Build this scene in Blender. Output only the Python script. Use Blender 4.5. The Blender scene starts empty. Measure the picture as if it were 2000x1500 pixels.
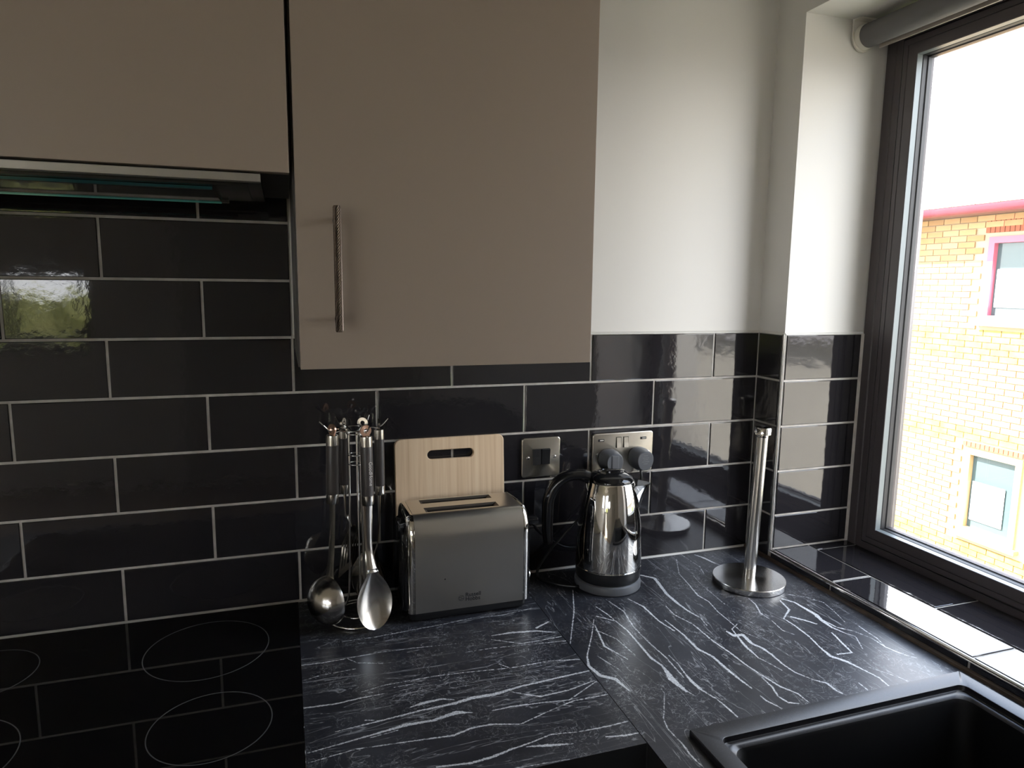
import bpy, bmesh, math, random
from math import sin, cos, pi, radians
from mathutils import Vector, Matrix
import numpy as np

random.seed(7)
S = bpy.context.scene
COL = S.collection

# ------------------------------------------------------------------ camera
CAM_LOC = Vector((-0.01251, -1.33472, 0.61468))      # metres; worktop surface is z = 0
RIGHT = Vector((0.94993555, -0.31223093, 0.01158886))
UP = Vector((0.03326691, 0.13795239, 0.98988002))
FWD = Vector((0.31066987, 0.93993669, -0.14143284))
cd = bpy.data.cameras.new('camera'); cam = bpy.data.objects.new('camera', cd); COL.objects.link(cam)
M4 = Matrix.Identity(4)
for i in range(3):
    M4[i][0] = RIGHT[i]; M4[i][1] = UP[i]; M4[i][2] = -FWD[i]; M4[i][3] = CAM_LOC[i]
cam.matrix_world = M4
cd.sensor_fit = 'HORIZONTAL'; cd.sensor_width = 36.0; cd.lens = 36.0 * 1347.32 / 2000.0
cd.clip_start = 0.02; cd.clip_end = 400
S.camera = cam

# ------------------------------------------------------------------ world, sun, exposure
W = bpy.data.worlds.new('sky'); S.world = W; W.use_nodes = True
nt = W.node_tree; nt.nodes.clear()
N = nt.nodes.new; Lk = nt.links.new
tc = N('ShaderNodeTexCoord'); sep = N('ShaderNodeSeparateXYZ'); Lk(tc.outputs['Generated'], sep.inputs[0])
rp = N('ShaderNodeValToRGB'); Lk(sep.outputs['Z'], rp.inputs[0])
rp.color_ramp.elements[0].position = 0.0; rp.color_ramp.elements[0].color = (0.92, 0.95, 1.0, 1)
rp.color_ramp.elements[1].position = 0.75; rp.color_ramp.elements[1].color = (0.50, 0.68, 1.0, 1)
no = N('ShaderNodeTexNoise'); no.inputs['Scale'].default_value = 3.2; no.inputs['Detail'].default_value = 5
Lk(tc.outputs['Generated'], no.inputs['Vector'])
cr = N('ShaderNodeValToRGB'); Lk(no.outputs[0], cr.inputs[0])
cr.color_ramp.elements[0].position = 0.40; cr.color_ramp.elements[1].position = 0.62
mx = N('ShaderNodeMix'); mx.data_type = 'RGBA'
Lk(cr.outputs[0], mx.inputs[0]); Lk(rp.outputs[0], mx.inputs[6]); mx.inputs[7].default_value = (1.15, 1.15, 1.13, 1)
bg = N('ShaderNodeBackground'); Lk(mx.outputs[2], bg.inputs[0]); bg.inputs[1].default_value = 3.2
wo = N('ShaderNodeOutputWorld'); Lk(bg.outputs[0], wo.inputs[0])

sd = bpy.data.lights.new('sun', 'SUN'); sd.energy = 15.0; sd.angle = radians(0.6); sd.color = (1.0, 0.94, 0.85)
sun = bpy.data.objects.new('sun', sd); COL.objects.link(sun)
sun.rotation_euler = Vector((0.58, -0.42, -0.70)).to_track_quat('-Z', 'Y').to_euler()

def portal(name, loc, rot, sx, sy):
    d = bpy.data.lights.new(name, 'AREA'); d.shape = 'RECTANGLE'; d.size = sx; d.size_y = sy
    d.cycles.is_portal = True
    o = bpy.data.objects.new(name, d); COL.objects.link(o); o.location = loc; o.rotation_euler = rot
portal('window_sky_portal', (1.305, -0.478, 0.585), (0, radians(90), 0), 1.2, .80)

S.view_settings.view_transform = 'Standard'
S.view_settings.look = 'None'
S.view_settings.gamma = 1.0
S.view_settings.use_curve_mapping = False
S.view_settings.exposure = 1.62
try:
    S.cycles.max_bounces = 10; S.cycles.diffuse_bounces = 5; S.cycles.glossy_bounces = 6
    S.cycles.transparent_max_bounces = 12
    S.cycles.caustics_reflective = False; S.cycles.caustics_refractive = False
    S.cycles.sample_clamp_indirect = 6.0
except Exception:
    pass

# ------------------------------------------------------------------ helpers
class MB:
    """collects verts/faces, with a material index per face"""
    def __init__(s): s.v = []; s.f = []; s.m = []
    def add(s, vs, fs, mi=0):
        b = len(s.v); s.v += [tuple(v) for v in vs]
        s.f += [tuple(i + b for i in f) for f in fs]; s.m += [mi] * len(fs)
        return s
    def box(s, x0, x1, y0, y1, z0, z1, mi=0, bev=0.0):
        if bev <= 0:
            vs = [(x, y, z) for z in (z0, z1) for y in (y0, y1) for x in (x0, x1)]
            return s.add(vs, [(0, 2, 3, 1), (4, 5, 7, 6), (0, 1, 5, 4), (2, 6, 7, 3), (0, 4, 6, 2), (1, 3, 7, 5)], mi)
        bm = bmesh.new()
        vs = [bm.verts.new((x, y, z)) for z in (z0, z1) for y in (y0, y1) for x in (x0, x1)]
        for f in [(0, 2, 3, 1), (4, 5, 7, 6), (0, 1, 5, 4), (2, 6, 7, 3), (0, 4, 6, 2), (1, 3, 7, 5)]:
            bm.faces.new([vs[i] for i in f])
        bmesh.ops.bevel(bm, geom=bm.edges[:], offset=bev, segments=2, affect='EDGES', profile=0.6)
        bm.verts.index_update()
        s.add([v.co[:] for v in bm.verts], [[v.index for v in f.verts] for f in bm.faces], mi); bm.free()
        return s
    def lathe(s, prof, cx=0, cy=0, n=40, mi=0, tilt=(0, 0)):
        b = []
        for r, z in prof:
            for k in range(n):
                a = 2 * pi * k / n
                b.append((cx + r * cos(a) + tilt[0] * z, cy + r * sin(a) + tilt[1] * z, z))
        fs = []
        for j in range(len(prof) - 1):
            for k in range(n):
                k2 = (k + 1) % n
                fs.append((j * n + k, j * n + k2, (j + 1) * n + k2, (j + 1) * n + k))
        fs.append(tuple(range(n))[::-1]); fs.append(tuple((len(prof) - 1) * n + k for k in range(n)))
        return s.add(b, fs, mi)
    def tube(s, pts, r, n=8, mi=0, closed=False, caps=True):
        P = [Vector(p) for p in pts]; m = len(P); rs = r if isinstance(r, (list, tuple)) else [r] * m
        up = Vector((0, 0, 1)); vs = []; prev = None
        for i in range(m):
            if closed: t = P[(i + 1) % m] - P[i - 1]
            else: t = P[min(i + 1, m - 1)] - P[max(i - 1, 0)]
            t.normalize()
            if prev is None:
                a = t.cross(up)
                if a.length < 1e-3: a = t.cross(Vector((1, 0, 0)))
            else:
                a = prev - t * prev.dot(t)
            a.normalize(); prev = a; b = t.cross(a)
            for k in range(n):
                q = 2 * pi * k / n
                vs.append(P[i] + (a * cos(q) + b * sin(q)) * rs[i])
        fs = []
        for i in range(m if closed else m - 1):
            j = (i + 1) % m
            for k in range(n):
                k2 = (k + 1) % n
                fs.append((i * n + k, i * n + k2, j * n + k2, j * n + k))
        if not closed and caps:
            fs.append(tuple(range(n))[::-1]); fs.append(tuple((m - 1) * n + k for k in range(n)))
        return s.add(vs, fs, mi)
    def prism(s, poly, axis, a0, a1, mi=0):
        """extrude a 2-D polygon along an axis; poly given in the two other axes in order"""
        n = len(poly); vs = []
        for a in (a0, a1):
            for p, q in poly:
                vs.append({'x': (a, p, q), 'y': (p, a, q), 'z': (p, q, a)}[axis])
        fs = [tuple(range(n))[::-1], tuple(range(n, 2 * n))]
        fs += [(k, (k + 1) % n, n + (k + 1) % n, n + k) for k in range(n)]
        return s.add(vs, fs, mi)
    def loft(s, rings, mi=0, cap0=True, cap1=True):
        n = len(rings[0]); vs = [p for r in rings for p in r]; fs = []
        for i in range(len(rings) - 1):
            for k in range(n):
                k2 = (k + 1) % n
                fs.append((i * n + k, i * n + k2, (i + 1) * n + k2, (i + 1) * n + k))
        if cap0: fs.append(tuple(range(n))[::-1])
        if cap1: fs.append(tuple((len(rings) - 1) * n + k for k in range(n)))
        return s.add(vs, fs, mi)
    def xf(s, mat):
        s.v = [tuple(mat @ Vector(v)) for v in s.v]; return s
    def mesh(s, name, mats, smooth=None, fix=True):
        me = bpy.data.meshes.new(name); me.from_pydata(s.v, [], s.f)
        for m in mats: me.materials.append(m)
        if len(mats) > 1: me.polygons.foreach_set('material_index', s.m)
        if fix:
            bm = bmesh.new(); bm.from_mesh(me)
            bmesh.ops.recalc_face_normals(bm, faces=bm.faces[:]); bm.to_mesh(me); bm.free()
        if smooth is not None:
            me.polygons.foreach_set('use_smooth', [True] * len(me.polygons))
            me.set_sharp_from_angle(angle=radians(smooth))
        me.update(); return me

def link(name, me, parent=None):
    o = bpy.data.objects.new(name, me); COL.objects.link(o)
    if parent is not None: o.parent = parent
    return o
def obj(name, mb, mats, parent=None, smooth=None, fix=True):
    if not isinstance(mats, (list, tuple)): mats = [mats]
    return link(name, mb.mesh(name, mats, smooth, fix), parent)
def tag(o, label, cat, group=None):
    o['label'] = label; o['category'] = cat
    if group: o['group'] = group
    return o
def thing(name, label, cat, group=None):
    return tag(link(name, None), label, cat, group)
def place(root, loc):
    """move an Empty root to its base while its parts (built in world space) stay put"""
    root.location = loc
    for c in root.children: c.location = c.location - Vector(loc)
def struct(o): o['kind'] = 'structure'; return o

def rrect(x0, x1, y0, y1, r, z, n=6):
    pts = []
    for cx, cy, a0 in ((x1 - r, y1 - r, 0), (x0 + r, y1 - r, 90), (x0 + r, y0 + r, 180), (x1 - r, y0 + r, 270)):
        for k in range(n + 1):
            a = radians(a0 + 90 * k / n); pts.append((cx + r * cos(a), cy + r * sin(a), z))
    return pts

# ------------------------------------------------------------------ materials
def mat(name, col=(.5, .5, .5), rough=.5, metal=0.0, ior=1.5, spec=None, coat=0.0, emit=None):
    m = bpy.data.materials.new(name); m.use_nodes = True
    b = m.node_tree.nodes['Principled BSDF']
    b.inputs['Base Color'].default_value = (*col, 1); b.inputs['Roughness'].default_value = rough
    b.inputs['Metallic'].default_value = metal; b.inputs['IOR'].default_value = ior
    if spec is not None: b.inputs['Specular IOR Level'].default_value = spec
    if coat: b.inputs['Coat Weight'].default_value = coat; b.inputs['Coat Roughness'].default_value = .03
    return m
def P(m): return m.node_tree.nodes['Principled BSDF']
def coords(m, scale=(1, 1, 1), world=True, rot=(0, 0, 0)):
    t = m.node_tree
    g = t.nodes.new('ShaderNodeNewGeometry' if world else 'ShaderNodeTexCoord')
    mp = t.nodes.new('ShaderNodeMapping'); mp.inputs['Scale'].default_value = scale
    mp.inputs['Rotation'].default_value = rot
    t.links.new(g.outputs['Position' if world else 'Object'], mp.inputs['Vector'])
    return mp.outputs[0]
def noise(m, vec, scale, detail=3, rough=.5, dist=0.0):
    n = m.node_tree.nodes.new('ShaderNodeTexNoise'); n.inputs['Scale'].default_value = scale
    n.inputs['Detail'].default_value = detail; n.inputs['Roughness'].default_value = rough
    n.inputs['Distortion'].default_value = dist
    m.node_tree.links.new(vec, n.inputs['Vector']); return n.outputs[0]
def ramp(m, fac, stops):
    r = m.node_tree.nodes.new('ShaderNodeValToRGB'); m.node_tree.links.new(fac, r.inputs[0])
    e = r.color_ramp.elements
    while len(e) < len(stops): e.new(.5)
    for k, (p, c) in enumerate(stops):
        e[k].position = p; e[k].color = (*c, 1) if len(c) == 3 else c
    return r.outputs[0]
def bump(m, h, strength=.1, dist=.001, prev=None):
    b = m.node_tree.nodes.new('ShaderNodeBump'); b.inputs['Strength'].default_value = strength
    b.inputs['Distance'].default_value = dist; m.node_tree.links.new(h, b.inputs['Height'])
    if prev is not None: m.node_tree.links.new(prev, b.inputs['Normal'])
    m.node_tree.links.new(b.outputs[0], P(m).inputs['Normal']); return b.outputs[0]
def math_(m, op, a, b=None):
    n = m.node_tree.nodes.new('ShaderNodeMath'); n.operation = op
    for k, v in ((0, a), (1, b)):
        if v is None: continue
        if isinstance(v, (int, float)): n.inputs[k].default_value = v
        else: m.node_tree.links.new(v, n.inputs[k])
    return n.outputs[0]
def base(m, sock): m.node_tree.links.new(sock, P(m).inputs['Base Color'])
def rgh(m, sock): m.node_tree.links.new(sock, P(m).inputs['Roughness'])

# glazed black tile: faintly rippled glaze
M_TILE = mat('black_glazed_tile', (.0175, .0162, .0185), .045, ior=1.66)
_n1 = noise(M_TILE, coords(M_TILE), 26, 2); _b = bump(M_TILE, _n1, .22, .0012)
_n2 = noise(M_TILE, coords(M_TILE), 170, 3, .6); bump(M_TILE, _n2, .06, .0006, _b)
M_GROUT = mat('grey_grout', (.46, .43, .39), .85)
base(M_GROUT, ramp(M_GROUT, noise(M_GROUT, coords(M_GROUT), 40, 4), [(.3, (.44, .41, .37)), (.7, (.60, .57, .53))]))
M_PLASTER = mat('white_painted_plaster', (.72, .70, .66), .6)
bump(M_PLASTER, noise(M_PLASTER, coords(M_PLASTER), 60, 4, .6), .12, .001)
M_SEAL = mat('white_sealant', (.58, .56, .51), .45)
M_OLDSEAL = mat('stained_brown_sealant', (.12, .085, .06), .4)
base(M_OLDSEAL, ramp(M_OLDSEAL, noise(M_OLDSEAL, coords(M_OLDSEAL), 30, 4), [(.3, (.03, .020, .015)), (.7, (.10, .070, .048))]))
M_CEIL = mat('ceiling_paint', (.82, .80, .76), .8)
M_FLOOR = mat('grey_oak_floor', (.30, .25, .2), .45)
base(M_FLOOR, ramp(M_FLOOR, noise(M_FLOOR, coords(M_FLOOR, (3, 40, 1)), 2, 5), [(.3, (.22, .17, .13)), (.7, (.36, .30, .24))]))
M_DOOR = mat('taupe_laminate', (.385, .315, .262), .42)
bump(M_DOOR, noise(M_DOOR, coords(M_DOOR), 500, 2), .05, .0002)
M_CARC = mat('dark_grey_carcass', (.10, .095, .09), .5)
M_BLACKCAB = mat('black_gloss_cabinet', (.012, .012, .013), .25)
M_STEEL = mat('brushed_steel', (.68, .655, .61), .30, 1.0)
bump(M_STEEL, noise(M_STEEL, coords(M_STEEL, (1, 1, .6)), 11, 1), .22, .006)
M_STEELV = mat('satin_steel', (.62, .60, .56), .24, 1.0)
bump(M_STEELV, noise(M_STEELV, coords(M_STEELV, (900, 900, 6)), 1, 2), .05, .0003)
M_CHROME = mat('polished_steel', (.72, .70, .66), .045, 1.0)
bump(M_CHROME, noise(M_CHROME, coords(M_CHROME), 14, 1), .05, .002)
M_WIRE = mat('chrome_wire', (.75, .74, .72), .10, 1.0)
M_SPOON = mat('satin_utensil_steel', (.66, .63, .58), .20, 1.0)
M_GRIP = mat('dark_grey_grip', (.065, .057, .055), .38)
M_COPPER = mat('copper_ring', (.90, .58, .42), .28, 1.0)
M_BLACKP = mat('black_plastic', (.014, .014, .015), .30)
M_BLACKG = mat('gloss_black_plastic', (.008, .008, .009), .06)
M_GREYP = mat('charcoal_matt_plastic', (.10, .105, .115), .45)
M_PLATE = mat('brushed_steel_plate', (.50, .47, .41), .26, 1.0)
bump(M_PLATE, noise(M_PLATE, coords(M_PLATE, (8, 8, 900)), 1, 2), .04, .0003)
M_INK = mat('black_print', (.02, .02, .02), .5)
M_WHITEINK = mat('pale_print', (.55, .52, .50), .4)
M_TRIM = mat('polished_edge_trim', (.62, .61, .60), .10, 1.0)
M_SINK = mat('black_composite_sink', (.010, .010, .012), .36)
bump(M_SINK, noise(M_SINK, coords(M_SINK), 700, 2, .7), .25, .0003)
base(M_SINK, ramp(M_SINK, noise(M_SINK, coords(M_SINK), 500, 2, .7), [(.40, (.008, .008, .010)), (.80, (.022, .022, .027))]))
M_HOB = mat('black_ceramic_glass', (.003, .003, .0035), .02)
M_RING = mat('printed_zone_ring', (.10, .10, .10), .3)
M_FRAME = mat('dark_brown_window_frame', (.078, .066, .070), .36)
M_GASKET = mat('black_gasket', (.02, .02, .022), .5)
M_BEADGLINT = mat('sky_lit_bead', (.19, .215, .22), .4, .2)
M_GLASSEDGE_LIT = mat('lit_teal_glass_edge', (.16, .66, .64), .12)
M_HOODLIP = mat('hood_silver_lip', (.42, .40, .36), .35, .6)
M_HOODDARK = mat('hood_dark_underside', (.05, .05, .048), .18)
M_BLIND = mat('grey_blind_fabric', (.13, .125, .125), .75)
bump(M_BLIND, noise(M_BLIND, coords(M_BLIND, (1, 1, 1)), 900, 2), .2, .0003)
M_WHITEP = mat('white_plastic', (.66, .63, .57), .35)
M_SCREW = mat('bright_screw', (.8, .8, .8), .15, 1.0)

def glass_mat(name, tint=(1, 1, 1), ior=1.5):
    m = bpy.data.materials.new(name); m.use_nodes = True; t = m.node_tree; t.nodes.clear()
    tr = t.nodes.new('ShaderNodeBsdfTransparent'); tr.inputs[0].default_value = (*tint, 1)
    gl = t.nodes.new('ShaderNodeBsdfGlossy'); gl.inputs['Roughness'].default_value = .0
    lw = t.nodes.new('ShaderNodeLayerWeight'); lw.inputs[0].default_value = .5
    pw = t.nodes.new('ShaderNodeMath'); pw.operation = 'POWER'; t.links.new(lw.outputs['Facing'], pw.inputs[0]); pw.inputs[1].default_value = 5
    fr = t.nodes.new('ShaderNodeMath'); fr.operation = 'MULTIPLY_ADD'; t.links.new(pw.outputs[0], fr.inputs[0]); fr.inputs[1].default_value = .96; fr.inputs[2].default_value = .04
    mx = t.nodes.new('ShaderNodeMixShader'); o = t.nodes.new('ShaderNodeOutputMaterial')
    t.links.new(fr.outputs[0], mx.inputs[0]); t.links.new(tr.outputs[0], mx.inputs[1]); t.links.new(gl.outputs[0], mx.inputs[2])
    t.links.new(mx.outputs[0], o.inputs[0]); return m
M_GLASS = glass_mat('clear_glass', (.97, .97, .97))
M_GLASSTEAL = mat('smoked_glass', (.03, .035, .035), .06)

# bamboo
M_WOOD = mat('bamboo', (.66, .46, .28), .5)
_w = ramp(M_WOOD, noise(M_WOOD, coords(M_WOOD, (130, 1, 3)), 1.0, 3, .6, .3), [(.25, (.66, .46, .28)), (.5, (.78, .58, .38)), (.75, (.85, .67, .47))])
base(M_WOOD, _w)

# black marble laminate with white veins: traced veins ride on the mesh attribute 'vein' (mm inside the vein edge)
def marble(name, rotz, stretch):
    m = mat(name, (.02, .02, .025), .34)
    t = m.node_tree
    at = t.nodes.new('ShaderNodeAttribute'); at.attribute_name = 'vein'
    f0 = noise(m, coords(m, (1, 1, 1), rot=(0, 0, rotz)), 190, 5, .65)
    jit = math_(m, 'MULTIPLY', math_(m, 'SUBTRACT', f0, .5), 5.2)
    v = math_(m, 'ADD', at.outputs['Fac'], jit)
    big = ramp(m, math_(m, 'ADD', math_(m, 'MULTIPLY', v, .32), .42), [(.30, (0, 0, 0)), (.62, (1, 1, 1))])
    brk = ramp(m, noise(m, coords(m), 420, 4, .7), [(.36, (.35, .35, .35)), (.56, (1, 1, 1))])
    big = math_(m, 'MULTIPLY', big, brk)
    # fine hair veins: ridges of stretched noise
    def ridge(scale, sx, rz, width, dist, det=4):
        mp = coords(m, sx, rot=(0, 0, rz))
        n = noise(m, mp, scale, det, .55, dist)
        a = math_(m, 'ABSOLUTE', math_(m, 'SUBTRACT', n, .5))
        return ramp(m, a, [(0.0, (1, 1, 1)), (width, (0, 0, 0))])
    r1 = ridge(9, stretch, rotz, .006, .8)
    r2 = ridge(26, (1, 1, 1), rotz + .5, .010, 1.5)
    r3 = ridge(55, (1, 1, 1), rotz - .9, .012, 1.0)
    msk = ramp(m, noise(m, coords(m), 7, 3), [(.42, (0, 0, 0)), (.62, (1, 1, 1))])
    msk2 = ramp(m, noise(m, coords(m, (1.3, 1.3, 1)), 11, 3), [(.45, (0, 0, 0)), (.60, (1, 1, 1))])
    fine = math_(m, 'ADD', math_(m, 'MULTIPLY', r1, .42), math_(m, 'ADD', math_(m, 'MULTIPLY', math_(m, 'MULTIPLY', r2, msk), .42), math_(m, 'MULTIPLY', math_(m, 'MULTIPLY', r3, msk2), .34)))
    tot = math_(m, 'MINIMUM', math_(m, 'ADD', math_(m, 'MULTIPLY', big, .9), math_(m, 'MULTIPLY', fine, .8)), 1.0)
    cloud = ramp(m, noise(m, coords(m), 9, 6, .7), [(.3, (.016, .0165, .021)), (.7, (.036, .038, .047))])
    mixn = t.nodes.new('ShaderNodeMix'); mixn.data_type = 'RGBA'
    t.links.new(tot, mixn.inputs[0]); t.links.new(cloud, mixn.inputs[6]); mixn.inputs[7].default_value = (.80, .82, .84, 1)
    base(m, mixn.outputs[2])
    bump(m, noise(m, coords(m), 350, 3), .08, .0004)
    return m
M_MARBLE_L = marble('black_marble_laminate', 0.08, (.35, 3.0, 1))
M_MARBLE_R = marble('black_marble_laminate_cross', 0.0, (3.0, .4, 1))

# ================================================================== SETTING
R = 1.02694; D = -0.08685; SILL = 0.02335; F = 1.24483; SILLMID = 1.1330
ZT = 5 * .103            # top of the tiling
Z_SOFFIT = 1.179; Y_END = -.872
X_L = -3.6; Y_B = -4.3; Z_F = -0.91; Z_C = 1.52
TH = .004                # tile proud of plaster

wall_back = struct(obj('wall_back', MB().box(X_L - .1, 1.20, TH, .30, -3.6, Z_C + .1), M_PLASTER))
wr = MB()
wr.box(R + TH, 1.30, D + TH, TH + .001, -3.6, Z_C + .1)
wr.box(R + TH, 1.30, Y_END, D + TH, -3.6, SILL - TH)
wr.box(R + TH, 1.30, Y_END, D + TH, Z_SOFFIT, Z_C + .1)
wr.box(R + TH, 1.30, Y_B - .1, Y_END, -3.6, Z_C + .1)
wall_right = struct(obj('wall_right', wr, M_PLASTER))
LY0, LY1, LZ0, LZ1 = -3.75, -3.05, .10, 1.15  # left-wall opening for an unseen window, added to brighten the room
wlb = MB().box(X_L - .12, X_L, Y_B - .1, LY0, Z_F, Z_C).box(X_L - .12, X_L, LY1, TH, Z_F, Z_C)
wlb.box(X_L - .12, X_L, LY0, LY1, Z_F, LZ0).box(X_L - .12, X_L, LY0, LY1, LZ1, Z_C)
wall_left = struct(obj('wall_left', wlb, M_PLASTER))
# rear wall with a small window opening and a larger one added for fill
WX0, WX1, WZ0, WZ1 = -2.05, -1.35, .155, .665
wf = MB()
VX0, VX1, VZ0, VZ1 = -3.45, -2.2, -.05, 1.25
wf.box(X_L, VX0, Y_B - .12, Y_B, Z_F, Z_C); wf.box(VX0, VX1, Y_B - .12, Y_B, Z_F, VZ0); wf.box(VX0, VX1, Y_B - .12, Y_B, VZ1, Z_C)
wf.box(VX1, WX0, Y_B - .12, Y_B, Z_F, Z_C); wf.box(WX1, R + TH, Y_B - .12, Y_B, Z_F, Z_C)
wf.box(WX0, WX1, Y_B - .12, Y_B, Z_F, WZ0); wf.box(WX0, WX1, Y_B - .12, Y_B, WZ1, Z_C)
wall_front = struct(obj('wall_front', wf, M_PLASTER))
floor = struct(obj('floor', MB().box(X_L, R + TH, Y_B, TH, Z_F - .12, Z_F), M_FLOOR))
ceiling = struct(obj('ceiling', MB().box(X_L - .12, 1.30, Y_B - .12, .30, Z_C, Z_C + .25), M_CEIL))

# ---- tiles: one mesh per size, shared
TILES = {}
def tile_mesh(w, h):
    k = (round(w, 4), round(h, 4))
    if k in TILES: return TILES[k]
    e = .0012; rings = []
    for ins, dz in ((0, -TH + .0002), (0, -e), (.35 * e, -.35 * e), (e, 0)):
        rings.append([(-w / 2 + ins, -h / 2 + ins, dz), (w / 2 - ins, -h / 2 + ins, dz), (w / 2 - ins, h / 2 - ins, dz), (-w / 2 + ins, h / 2 - ins, dz)])
    b = MB().loft(rings, cap0=False)
    me = b.mesh('tile', [M_TILE], None); TILES[k] = me
    return me
def tile(parent, c, w, h, face, tilt=.0030, name='tile'):
    """face: 'y' wall seen from -y, 'x' wall seen from -x, 'z' lying flat"""
    o = link(name, tile_mesh(w, h), parent)
    if face == 'y': m = Matrix(((1, 0, 0), (0, 0, -1), (0, 1, 0)))
    elif face == 'x': m = Matrix(((0, 0, -1), (-1, 0, 0), (0, 1, 0)))
    else: m = Matrix.Identity(3)
    t = Matrix.Rotation(random.uniform(-tilt, tilt), 3, 'X') @ Matrix.Rotation(random.uniform(-tilt, tilt) * .5, 3, 'Y')
    o.rotation_euler = (m @ t).to_euler(); o.location = c
    return o

PT, PX, G = .103, .303, .0046
grout = MB(); x_left = -1.5
grout.box(x_left, R, .0022, TH - .0002, 0, ZT - .001)
grout.box(x_left, -.0005, .0022, TH - .0002, ZT - .001, 8 * PT)
obj('grout', grout, M_GROUT, wall_back)
for row in range(1, 9):
    z0, z1 = (row - 1) * PT, row * PT
    if row == 1: z0 = .0016
    off = 0.0 if row % 2 else PX / 2 + .0027
    xe = R if row <= 5 else -.0015
    joints = [n * PX + off for n in range(-6, 5)]
    js = [j for j in joints if x_left < j < xe - .01] + [xe]
    a = x_left
    for j in js:
        w = j - a
        if w > .02:
            ww = w - G if j != xe else w - G * .5
            tile(wall_back, (a + G / 2 + ww / 2, 0.0, (z0 + z1) / 2), ww, (z1 - z0) - G, 'y')
        a = j
# short return of the right wall between corner and window recess
gr = MB(); gr.box(R + .0022, R + TH - .0002, D, 0.002, 0, ZT - .001)
gr.box(R + .0022, R + TH - .0002, Y_END, D, 0, SILL - .004)
gr.box(R, F, D + .0022, D + TH - .0002, SILL - .002, ZT - .001)
gr.box(R + .002, F, Y_END, D + .001, SILL - TH + .0002, SILL - .0022)
obj('grout', gr, M_GROUT, wall_right)
for row in range(1, 6):
    z0, z1 = (row - 1) * PT, row * PT
    if row == 1: z0 = .0016
    tile(wall_right, (R, (D + .007) / 2, (z0 + z1) / 2), abs(D) - .007 - G, z1 - z0 - G, 'x', .001)
    if row == 1: z0 = SILL
    tile(wall_right, ((R + .006 + F) / 2, D, (z0 + z1) / 2), F - R - .006 - G, z1 - z0 - G, 'y', .0015)
# strip of cut tiles below the sill
ys = [D, -.271, -.574, Y_END]
for a, b in zip(ys[:-1], ys[1:]):
    tile(wall_right, (R, (a + b) / 2, SILL / 2 - .001), abs(b - a) - G, SILL - .010, 'x', .001)
# sill: two rows
for a, b in zip(ys[:-1], ys[1:]):
    if abs(b - a) > .03: tile(wall_right, ((R + .007 + SILLMID) / 2, (a + b) / 2, SILL), SILLMID - R - .007 - G, abs(b - a) - G, 'z', .0012)
ys2 = [D, -.118, -.421, -.724, Y_END]
for a, b in zip(ys2[:-1], ys2[1:]):
    tile(wall_right, ((F + SILLMID) / 2, (a + b) / 2, SILL), F - SILLMID - G, abs(b - a) - G, 'z', .0012)

# metal edge trims (quarter round)
def qr(cx, cy, r, a0, n=5): return [(cx + r * cos(radians(a0 + 90 * k / n)), cy + r * sin(radians(a0 + 90 * k / n))) for k in range(n + 1)]
t1 = MB().prism([(R + .006, D + .006)] + qr(R + .006, D + .006, .006, 180), 'z', SILL - .006, ZT)
struct(obj('trim_1', t1, M_TRIM, None, 40))
t2 = MB().prism([(R + .006, SILL - .006)] + qr(R + .006, SILL - .006, .0062, 90), 'y', Y_END, D + .002)
struct(obj('trim_2', t2, M_TRIM, None, 40))
# sealant lines
sl = MB().prism([(TH, ZT + .004), (TH, ZT - .001), (.0004, ZT - .0012), (.0012, ZT + .001)], 'x', -.0, R + .003)
sl.prism([(R + TH, ZT + .004), (R + TH, ZT - .001), (R + .0004, ZT - .0012), (R + .0012, ZT + .001)], 'y', D + TH, TH)
sl.prism([(D + TH, ZT + .004), (D + TH, ZT - .001), (D + .0004, ZT - .0012), (D + .0012, ZT + .001)], 'x', R + .004, F)
sl.prism([(.0006, .0035), (.0006, .0), (-.0035, .0002)], 'x', x_left, R)
struct(obj('trim_3', sl, M_SEAL))
sb = MB().prism([(R + .0006, .0065), (R + .0006, .0002), (R - .0075, .0003), (R - .005, .004)], 'y', Y_END, 0.0)
struct(obj('trim_4', sb, M_OLDSEAL))
sw = MB().prism([(F - .006, D - .0002), (F + .001, D - .0002), (F + .001, D - .004)], 'z', SILL, ZT)
struct(obj('trim_5', sw, M_GROUT))

# ---- window_1 : mitred rings swept round the opening
def ring_frame(mb, y0, y1, z0, z1, prof, mi=0):
    """prof: list of (inset, x) ; open strip swept round the rectangle"""
    rings = []
    for ins, x in prof:
        rings.append([(x, y0 + ins, z0 + ins), (x, y1 - ins, z0 + ins), (x, y1 - ins, z1 - ins), (x, y0 + ins, z1 - ins)])
    return mb.loft(rings, mi, False, False)
wy0, wy1, wz0, wz1 = Y_END, D + .0005, -.008, Z_SOFFIT + .001
win = MB()
ring_frame(win, wy0, wy1, wz0, wz1, [(0, F + .052), (0, F + .002), (.002, F), (.024, F), (.026, F + .0025), (.028, F), (.045, F - .001), (.047, F - .003), (.0475, F + .010)])
window_1 = struct(obj('window_1', win, M_FRAME))
ws = MB(); ring_frame(ws, wy0, wy1, wz0, wz1, [(.0470, F + .008), (.0490, F - .004), (.052, F - .0065), (.062, F - .0065), (.063, F - .0045), (.064, F - .0065), (.0835, F - .0055), (.0850, F - .0045)])
obj('sash', ws, M_FRAME, window_1)
wb = MB(); ring_frame(wb, wy0, wy1, wz0, wz1, [(.0850, F - .0045), (.0862, F + .008)])
obj('bead_glint', wb, M_BEADGLINT, window_1)  # pale strip: sky glint on the bead bevel, put in as colour
wg = MB(); ring_frame(wg, wy0, wy1, wz0, wz1, [(.0862, F + .008), (.0872, F + .010), (.0878, F + .019), (.0900, F + .021), (.0900, F + .030)])
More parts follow.
